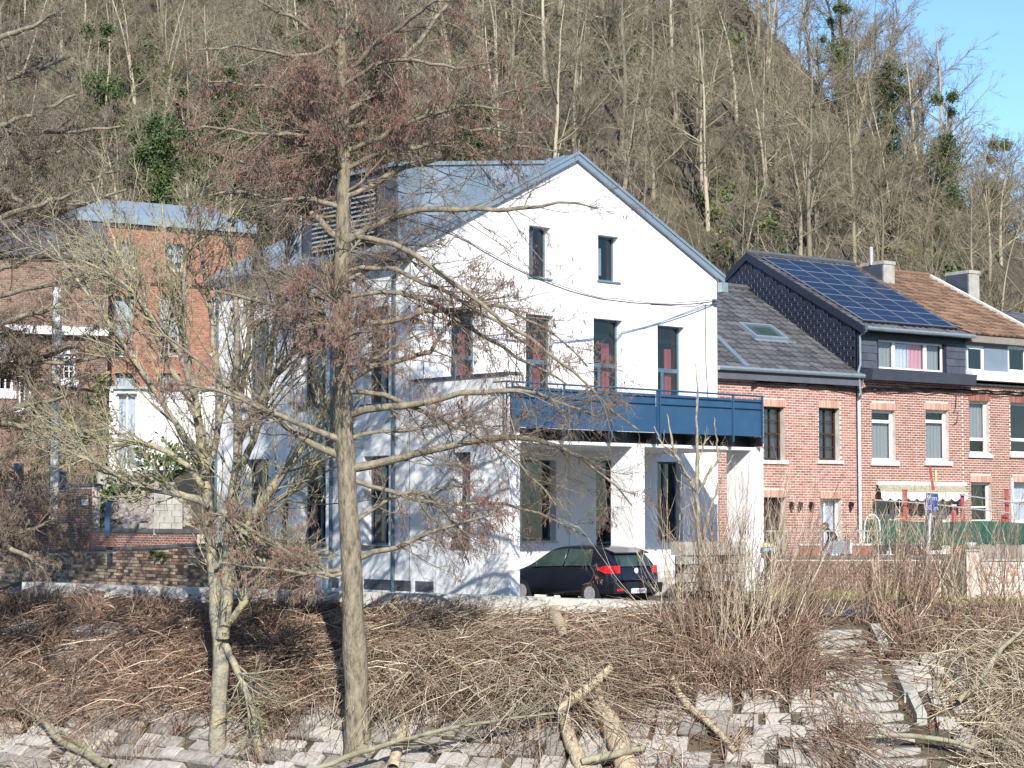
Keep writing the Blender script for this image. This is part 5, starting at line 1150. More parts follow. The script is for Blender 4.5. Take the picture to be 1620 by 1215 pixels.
for sd_ in (.86,):
    for i in range(9):
        if i in (1, 4, 5): continue
        p0 = top + sx_ * (sd_ + .05 * i) + sdir * (i * .66) + Vector((0, 0, -.44 * i + .18)); p1 = p0 + sdir * .62 + Vector((0, 0, -.413))
        w_ = sx_ * .11; u_ = Vector((0, 0, .16 if sd_ > 0 else .05))
        MB().hexa([tuple(p0 - w_ - Vector((0, 0, .4))), tuple(p0 + w_ - Vector((0, 0, .4))), tuple(p1 + w_ - Vector((0, 0, .4))), tuple(p1 - w_ - Vector((0, 0, .4)))], [tuple(p0 - w_ + u_), tuple(p0 + w_ + u_), tuple(p1 + w_ + u_), tuple(p1 - w_ + u_)]).build('side_kerb', 'conc', ss)
# ---------------------------------------------------------------- generic bare tree
def bare_tree(rng, H=12.0, r0=.16, stems=1, lean=(0, 0), n1=11, n2=7, n3=6, spread=.75, clear=.3, up=.09, tw=.011, wobb=.10, K1=8):
    """returns (trunk V,F), (twig V,F) for a bare tree standing at the origin"""
    S = np.zeros((stems, 3)); D = np.zeros((stems, 3)); D[:, 2] = 1
    D[:, :2] = rng.normal(0, .16 if stems > 1 else .04, (stems, 2)) + np.array(lean)
    L = H * rng.uniform(.85, 1, stems); Rr = np.full(stems, r0) * rng.uniform(.8, 1, stems)
    P, Rd = level(S, D, L, Rr, 10, .05, .03, rng, .88)
    A = spawn(P, Rd, L, n1, spread, .42, .55, clear, rng, angs=.18); P1, R1 = level(*A, K1 - 2, wobb, up, rng)
    B = spawn(P1, R1, A[2], n2, .7, .52, .6, .12, rng, rmin=tw * 1.2); P2, R2 = level(*B, 5, .14, up * .8, rng)
    C = spawn(P2, R2, B[2], n3, .6, .55, .6, .1, rng, rmin=tw * .9); P3_, R3 = level(*C, 3, .15, up, rng)
    P4 = [P, P1, P2, P3_]
    return tubes(P, Rd, 7), merge([tubes(P1, R1, 4), tubes(P2, R2, 3), tubes(P3_, R3, 3)]), P4
def leaves(C, rad, n, size, rng, flat=1.0):
    """n leaf quads spread through ellipsoids with centres C (m,3)"""
    i = rng.integers(0, len(C), n); d = unit(rng.normal(0, 1, (n, 3))); r = np.abs(rng.normal(0, .62, n)) + .12
    p = C[i] + d * (rad[i] * r)[:, None] * np.array([1, 1, flat]); a = unit(rng.normal(0, 1, (n, 3))); b = unit(np.cross(a, rng.normal(0, 1, (n, 3))))
    s = (size * rng.uniform(.6, 1.3, n))[:, None]
    V = np.stack([p - a * s, p + b * s * .6, p + a * s, p - b * s * .6], 1).reshape(-1, 3); return V, np.arange(4 * n).reshape(-1, 4)
def meshonly(name, V, Fc, m):
    o = npmesh(name, V, Fc, m); me = o.data; bpy.data.objects.remove(o); return me
# ---------------------------------------------------------------- the wooded hill
rng = np.random.default_rng(11)
PROT = []
for v in range(8):
    st_ = [1, 2, 1, 3, 1, 2, 1, 2][v]; H_ = [10.5, 8.5, 11.5, 8, 9.5, 9.5, 10, 8.5][v]
    t, w, _p = bare_tree(rng, H=H_, r0=.15 if st_ == 1 else .10, stems=st_, lean=(rng.normal(0.05, .05), -.03), n1=17 if st_ == 1 else 10, n2=9, n3=11, clear=.14, tw=.0085, spread=.95, up=.06)
    PROT.append((meshonly('trunk', *t, 'ftrunk'), meshonly('crown', *w, 'ftwig')))
IVY = []
for v in range(3):
    t, w, P4 = bare_tree(rng, H=11, r0=.18, n1=12, n2=6, n3=5, clear=.25)
    tr = P4[0][0]; c = []; r = []
    for z in np.linspace(.05, .8, 18): 
        i = int(z * 9); c.append(tr[i] + rng.normal(0, .35, 3)); r.append(rng.uniform(.6, 1.3) * (1.7 - z * .7))
    for j in rng.integers(0, 12, 7): c.append(P4[1][j][3]); r.append(rng.uniform(.35, .7))
    lv = leaves(np.array(c), np.array(r), 13000, .09, rng)
    IVY.append((meshonly('trunk', *t, 'ftrunk'), meshonly('crown', *w, 'ftwig'), meshonly('ivy', *lv, 'ivy')))
def project(x, y, z):
    c, s = math.cos(TILT), math.sin(TILT); dz = z - CZ; f = y * c + dz * s; u = -y * s + dz * c
    return 810 + F * x / f, 607.5 - F * u / f
spots = []
gy = 71.0
while gy < 158:
    gx = -.30 * gy - 2
    while gx < .30 * gy + 3:
        x = gx + rng.uniform(-1.5, 1.5); y = gy + rng.uniform(-1.3, 1.3); z = float(tz(x, y)[0]); ppx, ppy = project(x, y, z)
        foot = float(np.interp(x, [-60, -12, 2, 12, 22, 40], [93, 91, 72, 72, 80, 92]))
        if y > foot + .5 and -60 < ppx < 1680 and ppy > -5 - 60 * (x > 15) and ppy < 600 - 60 * (350 < ppx < 1130): spots.append((x, y, z, ppx, ppy))
        gx += 2.95 + (gy - 70) * .014
    gy += 2.8 + (gy - 70) * .017
rng.shuffle(spots) if False else None
tags_ = {0: 'slender grey brown bare tree among many on the steep wooded hillside'}
grp = 'bare trees on the wooded hillside'
ivyc = 0; cnt = 0; extra_t = []
sel = list(spots); order = np.argsort([s[1] for s in sel])
ivy_spots = [(400, 215, 'dark ivy clad tree low behind the willow top, left of the alder'), (1310, 60, 'dark ivy clad tree highest on the right ridge'), (1400, 90, 'ivy clad tree right of the highest one on the ridge'), (1500, 200, 'ivy clad tree halfway down the skyline'), (1570, 270, 'ivy clad tree near the right edge above the brown roof'), (1612, 240, 'ivy clad tree at the very right edge'), (120, 150, 'dark ivy clad tree in the upper left corner'), (200, 120, 'ivy clad tree right of the upper left corner one'), (330, 190, 'ivy clad tree between the orange house roof and the alder crown'), (1345, 90, 'ivy clad tree just below the highest one on the ridge'), (700, 200, 'ivy clad tree above the zinc dormer'), (1500, 300, 'ivy clad tree low above the chimneys'), (470, 60, 'ivy clad tree at the top edge left of the alder trunk'), (250, 240, 'ivy clad tree directly above the orange house roof'), (450, 205, 'ivy covered tree close to the left of the alder trunk'), (160, 190, 'ivy covered tree low at left under the corner one'), (600, 150, 'ivy covered tree right of the alder trunk near the top'), (350, 120, 'ivy covered tree high above the gap between orange house and white house')]
print('TREESPOTS', len(sel))
for n_, j in enumerate(order):
    x, y, z, px, py = sel[j]
    if n_ >= 300: break
    q = int(rng.integers(0, 8)); sc_ = rng.uniform(.75, 1.12)
    if px > 1300: sc_ *= .85
    o = thing('bare_tree', (x, y, z - .2), float(rng.uniform(0, 6.28)), tags_[0], 'tree', grp); o.scale = (sc_, sc_, sc_)
    a = obj('trunk', PROT[q][0], o); b = obj('crown', PROT[q][1], o)
for (px, py, lab_) in ivy_spots:
    # stand it where its middle shows at this place of the hill
    best = min(sel, key=lambda s: (s[3] - px) ** 2 + (s[4] - (py + 150)) ** 2)
    q = int(rng.integers(0, 3)); sc_ = rng.uniform(.75, .95) * (.72 if px > 1250 else 1)
    o = thing('ivy_clad_tree', (best[0] + .7, best[1] - 1.6, best[2] - .8), float(rng.uniform(0, 6.28)), lab_, 'tree', 'ivy clad trees on the hillside'); o.scale = (sc_, sc_, sc_)
    obj('trunk', IVY[q][0], o); obj('crown', IVY[q][1], o); obj('ivy', IVY[q][2], o)
BIG = []
for v in range(2):
    t, w, _p = bare_tree(rng, H=11.5, r0=.20, stems=[2, 3][v], n1=12, n2=9, n3=8, spread=.75, clear=.12, tw=.012)
    BIG.append((meshonly('trunk', *t, 'ftrunk'), meshonly('crown', *w, 'ftwig')))
for i_, (px, py, Y_, sc_) in enumerate([(1405, 190, 112, 1.12), (1455, 235, 116, 1.0), (1585, 300, 116, .82), (1340, 120, 112, 1.0), (1500, 260, 114, .9), (1545, 290, 118, .6)]):
    x = (px - 810) / F * Y_; z = float(tz(x, Y_)[0])
    o = thing('bare_tree', (x, Y_, z - .3), float(rng.uniform(0, 6.28)), ['broad crowned bare tree on the ridge against the sky', 'second broad bare tree down the ridge beside the tallest one', 'bare tree with rounded crown against the sky at the right edge', 'tall bare tree at the upper end of the ridge next to the sky', 'bare tree low on the ridge between two rounded crowns', 'small bare tree in the dip of the skyline'][i_], 'tree', 'broad bare trees along the skyline'); o.scale = (sc_ * 1.0, sc_ * 1.0, sc_ * .82)
    obj('trunk', BIG[i_ % 2][0], o); obj('crown', BIG[i_ % 2][1], o)
# undergrowth and brush between the trees
n = 3600; C = []; Rr = []
while len(C) < n:
    y = rng.uniform(68, 150); x = rng.uniform(-.3 * y, .3 * y); z = float(tz(x, y)[0])
    if z < 1: continue
    ppx, ppy = project(x, y, z)
    if (math.sin(x * .5 + y * .3) + math.sin(y * .45 - x * .2) + .5 * math.sin(x * 1.3)) > (-.1 if ppx < 900 else .75): C.append((x, y, z + rng.uniform(.1, .8))); Rr.append(rng.uniform(.3, 1.0))
V, Fc = leaves(np.array(C), np.array(Rr), 70000, .12, rng, .7)
tag(npmesh('undergrowth', V, Fc, 'ivy'), 'dark green evergreen undergrowth scattered beneath the hillside trees', 'undergrowth', kind='stuff')
C2 = np.array(C)[rng.integers(0, n, 420)] + np.array([0, 0, .3]); V, Fc = leaves(C2, np.full(420, .7), 12000, .10, rng, .8)
tag(npmesh('light_undergrowth', V, Fc, 'ivyl'), 'yellow green leafy patches on the hillside floor', 'undergrowth', kind='stuff')
n = 6500; y = rng.uniform(68, 150, n); x = rng.uniform(-.3, .3, n) * y; z = tz(x, y); ok = z > .9
S = np.c_[x, y, z][ok]; m = len(S); D = rng.normal(0, .35, (m, 3)); D[:, 2] = 1
P, Rd = level(S, D, rng.uniform(1.5, 4.0, m), np.full(m, .018), 4, .12, .02, rng); A = spawn(P, Rd, np.full(m, 2.6), 3, .5, .5, .7, .2, rng, rmin=.009); P2, R2 = level(*A, 2, .15, .05, rng)
tag(npmesh('brushwood', *merge([tubes(P, Rd, 3), tubes(P2, R2, 3)]), 'ftwig'), 'thin bare saplings and brush filling the slope between the trees', 'brush', kind='stuff')
# ---------------------------------------------------------------- foreground trees
def limb_world(pts):                          # (px, py, Y, radius in photo px) -> points, radii
    return np.array([at(p[0], p[1], p[2]) for p in pts]), np.array([p[3] * p[2] / F for p in pts])
def smooth_line(P, r, n, rng, wig=.03):
    P = np.asarray(P); d = np.r_[0, np.cumsum(np.linalg.norm(np.diff(P, axis=0), axis=1))]; t = np.linspace(0, d[-1], n)
    Q = np.stack([np.interp(t, d, P[:, i]) for i in range(3)], 1); k = np.array([.25, .5, .25])
    for _ in range(2):
        Q[1:-1] = .25 * Q[:-2] + .5 * Q[1:-1] + .25 * Q[2:]
    Q[1:-1] += rng.normal(0, wig, (n - 2, 3)); return Q, np.interp(t, d, r), d[-1]
def traced_tree(name, label, cat, base, limbs, trunk_i, mt, ml, mw, rng, auto=0, n2=12, n3=6, n4=4, trop=.05, len2=.45, ang=.85, catk=0, tw=.006, side=12, catlow=1.0, autoz=(0.25, .98), l2r=(1, 1), auto_len=3.2, gens=4, dropn=0.0, wob2=.10, c2=(.36, .017), catm='catkin'):
    o = thing(name, tuple(base), 0, label, cat)
    allP = []; allR = []; allL = []
    for i, (lp, lr) in enumerate(limbs):
        Q, r, L = smooth_line(lp, lr, 26 if i in trunk_i else 14, rng, .012 if i in trunk_i else .03)
        if i in trunk_i:
            r = r * (1 + .06 * rng.normal(0, 1, len(r)))
            V, Fc = tubes(Q[None], r[None], side); npmesh('trunk' if i == trunk_i[0] else 'stem', V, Fc, mt, o, smooth=True)
        else: npmesh('limb', *tubes(Q[None], r[None], 7), ml, o, smooth=True)
        if i not in trunk_i or len(trunk_i) > 1: allP.append(Q[::2] if len(Q) > 14 else Q); allR.append(r[::2] if len(r) > 14 else r); allL.append(L)
    K = 13
    def rs(P, R):
        t = np.linspace(0, len(P) - 1, K); return np.stack([np.interp(t, np.arange(len(P)), P[:, i]) for i in range(3)], 1), np.interp(t, np.arange(len(P)), R)
    PR = [rs(p, r) for p, r in zip(allP, allR)]; P = np.array([p for p, r in PR]); Rd = np.array([r for p, r in PR]); L = np.array(allL)
    if auto:
        Q, r, Lt = smooth_line(limbs[trunk_i[0]][0], limbs[trunk_i[0]][1], 40, rng, 0)
        t = rng.uniform(*autoz, auto); ii = (t * 39).astype(int); az = rng.uniform(0, 2 * np.pi, auto)
        D = np.stack([np.cos(az), np.sin(az), rng.uniform(-.05, .6, auto)], 1)
        Pa, Ra = level(Q[ii], D, rng.uniform(.6, 1.1, auto) * auto_len * (1.25 - t), r[ii] * .28, K, .09, .03, rng)
        for j in range(auto): npmesh('limb', *tubes(Pa[j:j + 1], Ra[j:j + 1], 5), ml, o, smooth=True)
        P = np.concatenate([P, Pa]); Rd = np.concatenate([Rd, Ra]); L = np.concatenate([L, np.full(auto, auto_len)])
    parts = []
    L = np.minimum(L, 6.0)
    A = spawn(P, Rd, L, n2, ang, len2, c2[0], .15, rng, rmin=tw * 1.8); A = (A[0], A[1], np.clip(A[2], .4, 2.4), np.minimum(A[3], c2[1])); P2, R2 = level(*A, 7, wob2, trop, rng)
    B = spawn(P2, R2, A[2], n3, .7, .5, .6, .15, rng, rmin=tw * 1.4); P3, R3 = level(*B, 4, .12, trop, rng); B2 = B
    C = spawn(P3, R3, B[2], n4, .65, .55, .7, .15, rng, rmin=tw); P4, R4 = level(*C, 2, .13, trop, rng, taper=.6)
    # twigs leave the end of every limb as well
    npmesh('branches', *tubes(P2, R2, 5), ml, o, kind='stuff')
    npmesh('twigs', *merge([tubes(P3, R3, 3), tubes(P4, R4, 3)]), mw, o, kind='stuff')
    if catk:
        idx = rng.integers(0, len(P4), int(catk)); q = P4[idx, 1] * (u_ := rng.uniform(.35, 1, len(idx))[:, None]) + P4[idx, 0] * (1 - u_)
        # clusters: catkins hang in groups
        keep = (np.sin(q[:, 0] * 1.7 + 2) + np.sin(q[:, 2] * 1.3) + np.sin(q[:, 0] * .6 - q[:, 2] * .8)) > -0.55 * catlow
        q = q[keep]; m = len(q); d = np.c_[rng.normal(0, .25, (m, 2)), -np.ones(m)]; ln = rng.uniform(.05, .11, m)
        Pq = np.stack([q, q + unit(d) * ln[:, None]], 1); Rq_ = np.stack([np.full(m, .008), np.full(m, .005)], 1)
        npmesh('catkins', *tubes(Pq, Rq_, 3), catm, o, kind='stuff')
    return o
rng = np.random.default_rng(5)
b = ground_px(568, 1188); DA = b.y
print('ALDER', b)
T = [(568, 1200, DA, 25), (564, 1150, DA, 21.5), (563, 1080, DA, 20), (561, 1000, DA, 18.5), (558, 940, DA, 17.5), (555, 880, DA, 17), (551, 790, DA, 15.5), (546, 700, DA, 14.5), (541, 600, DA, 14), (539, 480, DA, 13), (541, 380, DA, 12), (544, 300, DA, 10.5), (545, 230, DA, 9.5), (542, 160, DA, 8.5), (540, 80, DA, 7.5), (538, 0, DA, 6.5), (536, -90, DA, 5), (536, -180, DA, 3)]
A_ = [limb_world(T)]
def lb(pts, dy): 
    n = len(pts); A_.append(limb_world([(p[0], p[1], DA + dy * i / (n - 1), p[2]) for i, p in enumerate(pts)]))
lb([(550, 742, 8), (600, 729, 7.5), (650, 720, 6.5), (700, 710, 6), (760, 692, 5.5), (815, 683, 5), (870, 700, 4), (920, 722, 3), (970, 765, 2.2), (1000, 800, 1.5)], -.8)
lb([(548, 658, 7), (600, 648, 6), (650, 640, 5.5), (700, 630, 5), (760, 617, 4.5), (800, 614, 4), (850, 622, 3.2), (900, 638, 2.5), (945, 660, 1.8)], -1.6)
lb([(548, 605, 6), (600, 580, 5), (640, 566, 4.5), (682, 560, 4), (695, 535, 3), (720, 500, 2.5), (760, 470, 2), (800, 470, 1.5)], .8)
lb([(545, 385, 6.5), (590, 355, 6), (640, 332, 5.5), (690, 327, 4.5), (760, 332, 4), (830, 333, 3.5), (870, 318, 2.5), (905, 312, 2), (945, 330, 1.5)], -1.2)
lb([(545, 372, 5), (600, 370, 5), (660, 405, 4.5), (720, 450, 4), (770, 490, 3.4), (830, 530, 3), (900, 580, 2.4), (960, 640, 1.8), (1010, 680, 1.3)], -2)
lb([(546, 312, 5.5), (600, 285, 5), (640, 265, 4.5), (700, 250, 4), (770, 240, 3.2), (830, 232, 2), (880, 240, 1.4)], .5)
lb([(545, 180, 5), (580, 150, 4.8), (612, 118, 4.4), (650, 80, 4), (682, 45, 3.5), (712, 0, 3), (740, -50, 2)], 1)
lb([(545, 240, 5), (590, 222, 4.5), (650, 190, 4), (700, 175, 3), (760, 165, 2.2), (820, 175, 1.5)], -1.6)
lb([(546, 208, 4.5), (575, 193, 4), (630, 190, 3.2), (690, 190, 2.5), (740, 205, 1.6)], 2)
lb([(552, 830, 5), (600, 800, 4), (650, 770, 3.5), (700, 800, 3), (740, 860, 2.5)], 1.5)
lb([(556, 885, 5), (620, 870, 4.2), (660, 850, 3.5), (700, 838, 3), (745, 825, 2), (790, 800, 1.4)], -.6)
lb([(548, 725, 7), (490, 702, 6), (440, 662, 5), (395, 635, 4.5), (345, 600, 3.5), (300, 560, 2.4), (260, 530, 1.6)], .4)
lb([(548, 700, 6), (500, 680, 5), (450, 664, 4.2), (410, 645, 3.5), (370, 622, 2.8), (320, 610, 2), (270, 612, 1.4)], -1.2)
lb([(541, 380, 6), (505, 348, 5.5), (470, 312, 5), (435, 282, 4), (390, 255, 3), (340, 240, 2)], .8)
lb([(542, 205, 5), (500, 182, 4.5), (462, 160, 4), (430, 140, 3), (380, 130, 2.2), (330, 130, 1.5)], -.8)
lb([(543, 240, 4.5), (508, 228, 4), (480, 190, 3.5), (462, 160, 3), (455, 110, 2), (440, 60, 1.5)], 1.2)
lb([(553, 905, 5), (500, 900, 4), (450, 868, 3.4), (410, 845, 3), (370, 820, 2), (335, 812, 1.4)], .8)
lb([(556, 912, 4), (500, 908, 3.2), (450, 903, 2.6), (400, 897, 2), (350, 890, 1.4)], -.8)
lb([(542, 90, 4.5), (500, 50, 4), (450, 20, 3), (400, -5, 2.2), (340, -20, 1.6)], -1.2)
lb([(541, 120, 4.5), (600, 70, 4), (660, 20, 3), (720, -20, 2)], -2)
lb([(546, 560, 5), (500, 520, 4.5), (450, 490, 3.6), (400, 470, 3), (340, 460, 2)], -1.4)
for q_0 in ([(545, 470, 5), (600, 455, 4.5), (660, 465, 4), (720, 500, 3.4), (780, 545, 3), (840, 570, 2.4), (900, 610, 1.6)], [(545, 520, 5), (610, 510, 4.4), (680, 490, 4), (750, 480, 3.2), (820, 490, 2.6), (880, 530, 2), (930, 580, 1.4)],
            [(545, 430, 4.5), (600, 420, 4), (660, 440, 3.4), (740, 480, 3), (800, 520, 2.5), (850, 560, 1.6)], [(543, 270, 4.5), (600, 240, 4), (660, 235, 3.5), (720, 215, 3), (780, 200, 2.4), (840, 210, 1.6)], [(541, 140, 4), (590, 100, 3.6), (650, 95, 3), (720, 110, 2.4), (780, 100, 1.6)],
            [(548, 620, 4.5), (620, 625, 4), (690, 660, 3.4), (760, 690, 3), (830, 740, 2.4), (880, 800, 1.6)], [(541, 330, 4.5), (490, 310, 4), (440, 320, 3.4), (390, 300, 3), (330, 310, 2)], [(541, 60, 4), (500, 90, 3.6), (440, 85, 3), (380, 70, 2.4), (310, 80, 1.6)],
            [(543, 170, 4), (480, 215, 3.6), (420, 215, 3), (350, 200, 2.4), (280, 205, 1.6)], [(560, 760, 4), (640, 790, 3.5), (720, 800, 3), (800, 790, 2.4), (870, 820, 2), (930, 850, 1.4)]):
    lb(q_0, float(rng.uniform(-2.2, 1.5)))
traced_tree('alder_tree', 'tall catkin laden alder with straight grey trunk in the centre foreground', 'tree', b, A_, [0], 'bark', 'limb', 'twig', rng, auto=34, n2=21, n3=8, n4=6, trop=-.02, catk=42000, len2=.42, tw=.0042, autoz=(.38, .97), auto_len=3.6, wob2=.12)
# extra drooping catkin mass low on the right side
# multi stemmed willow
b2 = ground_px(345, 1200); DW = b2.y
Wl = []
def ws(pts, dy=0):
    n = len(pts); Wl.append(limb_world([(p[0], p[1], DW + dy * i / (n - 1), p[2]) for i, p in enumerate(pts)]))
ws([(343, 1240, 15), (345, 1150, 13), (350, 1060, 13), (348, 1000, 13), (340, 930, 10), (332, 850, 9), (328, 790, 9), (322, 720, 8), (312, 640, 7), (296, 560, 5), (275, 480, 4), (262, 400, 3), (256, 320, 2)], .6)
ws([(352, 1010, 11), (362, 940, 11), (358, 880, 10), (366, 820, 9), (372, 760, 8.5), (380, 700, 7.5), (372, 620, 6.5), (376, 540, 5), (372, 460, 4), (362, 380, 3), (366, 300, 2)], -.6)
ws([(364, 900, 8), (385, 850, 7.5), (402, 810, 7), (430, 770, 6.5), (455, 740, 5.5), (490, 690, 4.5), (520, 640, 3.5), (548, 580, 2.5), (570, 520, 1.6)], -1)
ws([(330, 800, 7), (300, 785, 6), (262, 778, 5), (225, 772, 4.2), (180, 748, 3.6), (140, 726, 3), (100, 715, 2)], -.5)
ws([(322, 770, 6), (296, 735, 5.5), (260, 710, 4.6), (210, 700, 3.8), (160, 692, 3.2), (100, 692, 2.4), (50, 700, 1.6)], .5)
ws([(318, 730, 6), (290, 690, 5.2), (266, 650, 4.5), (240, 610, 4), (205, 560, 3.4), (165, 500, 2.8), (120, 440, 2.2), (75, 380, 1.5)], -.9)
ws([(312, 660, 5.5), (280, 600, 4.8), (255, 550, 4), (222, 480, 3.2), (190, 410, 2.6), (165, 340, 2), (145, 290, 1.3)], .8)
ws([(325, 750, 6), (345, 690, 5.6), (350, 620, 5), (338, 550, 4.2), (330, 470, 3.4), (318, 400, 2.6), (312, 320, 1.8)], 1.2)
ws([(372, 760, 6), (400, 700, 5.5), (418, 640, 4.8), (430, 560, 4), (436, 490, 3.2), (452, 420, 2.5), (462, 350, 1.6)], .9)
ws([(378, 700, 6), (405, 640, 5), (440, 590, 4.3), (480, 530, 3.5), (508, 470, 2.8), (530, 410, 2), (545, 360, 1.3)], -1.4)
ws([(372, 830, 6), (410, 800, 5), (450, 790, 4), (480, 760, 3.6), (520, 700, 2.8), (548, 660, 2), (580, 620, 1.4)], 1)
ws([(340, 900, 5), (366, 870, 5), (398, 880, 4.5), (430, 895, 4), (470, 905, 3), (520, 915, 2)], -.6)
ws([(330, 830, 5), (350, 805, 4.8), (380, 840, 4.2), (420, 860, 3.6), (450, 885, 2.6)], -1)
ws([(306, 620, 5), (285, 560, 4.2), (240, 500, 3.5), (200, 450, 3), (150, 420, 2.4), (100, 400, 1.8)], -1.3)
ws([(300, 600, 4.5), (292, 520, 4), (290, 440, 3.2), (300, 360, 2.6), (296, 290, 1.8)], -.4)
ws([(380, 640, 4.5), (392, 560, 4), (400, 480, 3.2), (404, 400, 2.5), (412, 330, 1.6)], .3)
ws([(352, 1000, 6), (395, 940, 5.5), (430, 900, 4.5), (480, 880, 3), (520, 870, 2)], -.4)
ws([(356, 1020, 6), (385, 1080, 6), (402, 1140, 6), (415, 1215, 6)], -.8)
traced_tree('willow_tree', 'multi stemmed bare willow with yellow lichened stems in the left foreground', 'tree', b2, Wl, list(range(len(Wl))), 'lichen', 'lichen', 'whip', rng, n2=24, n3=7, n4=4, trop=.07, ang=.60, len2=.50, tw=.0062, side=8, wob2=.07, c2=(.5, .026))
# dense reddish twigged tree reaching in from the left edge
b3 = ground_px(-60, 1150); DL = b3.y - 2
Ll = []
def ls(pts, dy=0):
    n = len(pts); Ll.append(limb_world([(p[0], p[1], DL + dy * i / (n - 1), p[2]) for i, p in enumerate(pts)]))
ls([(-70, 1200, 24), (-66, 1000, 20), (-70, 800, 17), (-64, 600, 14), (-60, 400, 11), (-58, 200, 8), (-50, 0, 5), (-46, -100, 3)])
for (y0, x1, y1, dy) in ((900, 90, 820, 1), (840, 70, 900, -1), (700, 120, 620, -.6), (650, 140, 540, 1.2), (560, 110, 480, -1.2), (480, 150, 380, .8), (400, 130, 300, -.8), (330, 160, 220, 1.2), (260, 120, 150, -.5), (180, 110, 90, 1), (120, 90, 20, -1), (760, 60, 760, .5), (300, 60, 330, 0), (500, 60, 560, .3), (620, 190, 560, .2), (520, 190, 430, -.9), (440, 200, 300, .5), (380, 190, 270, 1.4), (680, 170, 680, -1.2), (250, 190, 200, .8), (590, 150, 620, 1.4)):
    ls([(-66, y0, 7), (-30, y0 - (y0 - y1) * .3 - 12, 6), (20, y0 - (y0 - y1) * .55 - 10, 4.5), (x1 * .7, y0 - (y0 - y1) * .85, 3), (x1, y1, 1.8)], dy)
traced_tree('dense_twiggy_tree', 'dark dense twigged tree reaching in from the left edge', 'tree', b3, Ll, [0], 'bark', 'limb', 'twig', rng, auto=20, n2=22, n3=9, n4=7, trop=-.01, catk=34000, catm='twig', len2=.44, tw=.0045, auto_len=2.4, catlow=1.6)
# ---------------------------------------------------------------- shrubs on the right
def shrub(px, py, n, H, lean, label, m='cane', r=.012, fan=.25, sub=7, name='bare_shrub', Y=None, grp=None, seed=1, K=8):
    rg_ = np.random.default_rng(seed); p = ground_px(px, py) if Y is None else at(px, py, Y)
    o = thing(name, tuple(p), 0, label, 'shrub', grp)
    S = np.array(p)[None] + rg_.normal(0, .22, (n, 3)) * np.array([1, .6, 0.05]); D = rg_.normal(0, fan, (n, 3)) + np.array([lean, -.05, 1.])
    L = H * rg_.uniform(.55, 1.1, n); P, Rd = level(S, D, L, np.full(n, r) * rg_.uniform(.6, 1.3, n), K, .06, .02, rg_, .7)
    A = spawn(P, Rd, L, sub, .5, .32, .6, .25, rg_, rmin=.005); P2, R2 = level(*A, 5, .1, .06, rg_)
    npmesh('stems', *tubes(P, Rd, 4), m, o, kind='stuff'); npmesh('twigs', *tubes(P2, R2, 3), m, o, kind='stuff'); return o
shr = [(1075, 1010, 14, 3.4, -.05), (1120, 1020, 22, 3.4, .0), (1160, 1020, 26, 3.6, .06), (1195, 1030, 26, 3.6, .15), (1230, 1020, 24, 3.4, .25), (1265, 1010, 20, 2.8, .35), (1150, 1060, 20, 2.2, .1), (1100, 1060, 18, 2.0, -.1), (1370, 985, 24, 2.0, .0), (1405, 975, 30, 2.5, .05), (1440, 985, 30, 2.6, .1), (1475, 990, 26, 2.6, .15), (1520, 985, 20, 2.6, -.1), (1560, 985, 20, 2.7, .2), (1600, 985, 18, 2.8, -.1), (1300, 975, 12, 1.6, .2)]
wh_ = ['left end of the thicket beside the porch steps', 'in front of the gappy block wall', 'in front of the right terrace pillar', 'right of the terrace pillar', 'leaning right before the retaining wall', 'small leaning one left of the grey path', 'lower on the bank below the terrace pillar', 'lower on the bank below the block wall', 'right of the grey path', 'thick upright one in front of the retaining wall', 'left of the sign pole foot', 'around the foot of the blue sign', 'before the dark wall gap', 'before the whitewashed wall, left one', 'before the whitewashed wall at the right edge', 'low one beside the grassy verge']
for i, (px, py, n, H, ln) in enumerate(shr):
    shrub(px, py, int(n * (1.7 if px < 1280 else 1.2)), H * 1.12, ln, 'bare reddish brown shrub, ' + wh_[i], seed=40 + i, m='cane' if i % 3 else 'canep', r=.011, grp='bare shrubs along the top of the bank')
# small pale sapling in front of the terrace
b4 = ground_px(1108, 1020); D4 = b4.y; Sl = []
for pts, dy in (([(1108, 1020, 4), (1108, 950, 4), (1107, 880, 3.6), (1104, 800, 3.4), (1103, 740, 3), (1103, 690, 2.2), (1104, 630, 1.6), (1101, 575, 1)], 0), ([(1105, 800, 3), (1092, 760, 2.8), (1080, 742, 2.5), (1066, 712, 2.2), (1060, 680, 1.5), (1055, 655, 1)], .3), ([(1104, 780, 2.5), (1120, 750, 2.2), (1138, 725, 2), (1132, 690, 1.5), (1130, 660, 1)], -.3), ([(1092, 760, 2), (1070, 720, 1.8), (1045, 700, 1.4), (1035, 675, 1)], .5), ([(1104, 730, 2), (1115, 700, 1.6), (1124, 690, 1)], .2), ([(1107, 860, 2.4), (1125, 800, 2), (1140, 760, 1.5), (1160, 720, 1)], .4)):
    Sl.append(limb_world([(p[0], p[1], D4 + dy * i / (len(pts) - 1), p[2]) for i, p in enumerate(pts)]))
traced_tree('sapling', 'thin pale green sapling rising in front of the blue balcony', 'sapling', b4, Sl, list(range(len(Sl))), 'lichen', 'lichen', 'whip', np.random.default_rng(3), n2=5, n3=2, n4=1, trop=.1, ang=.6, len2=.22, tw=.005, side=6)
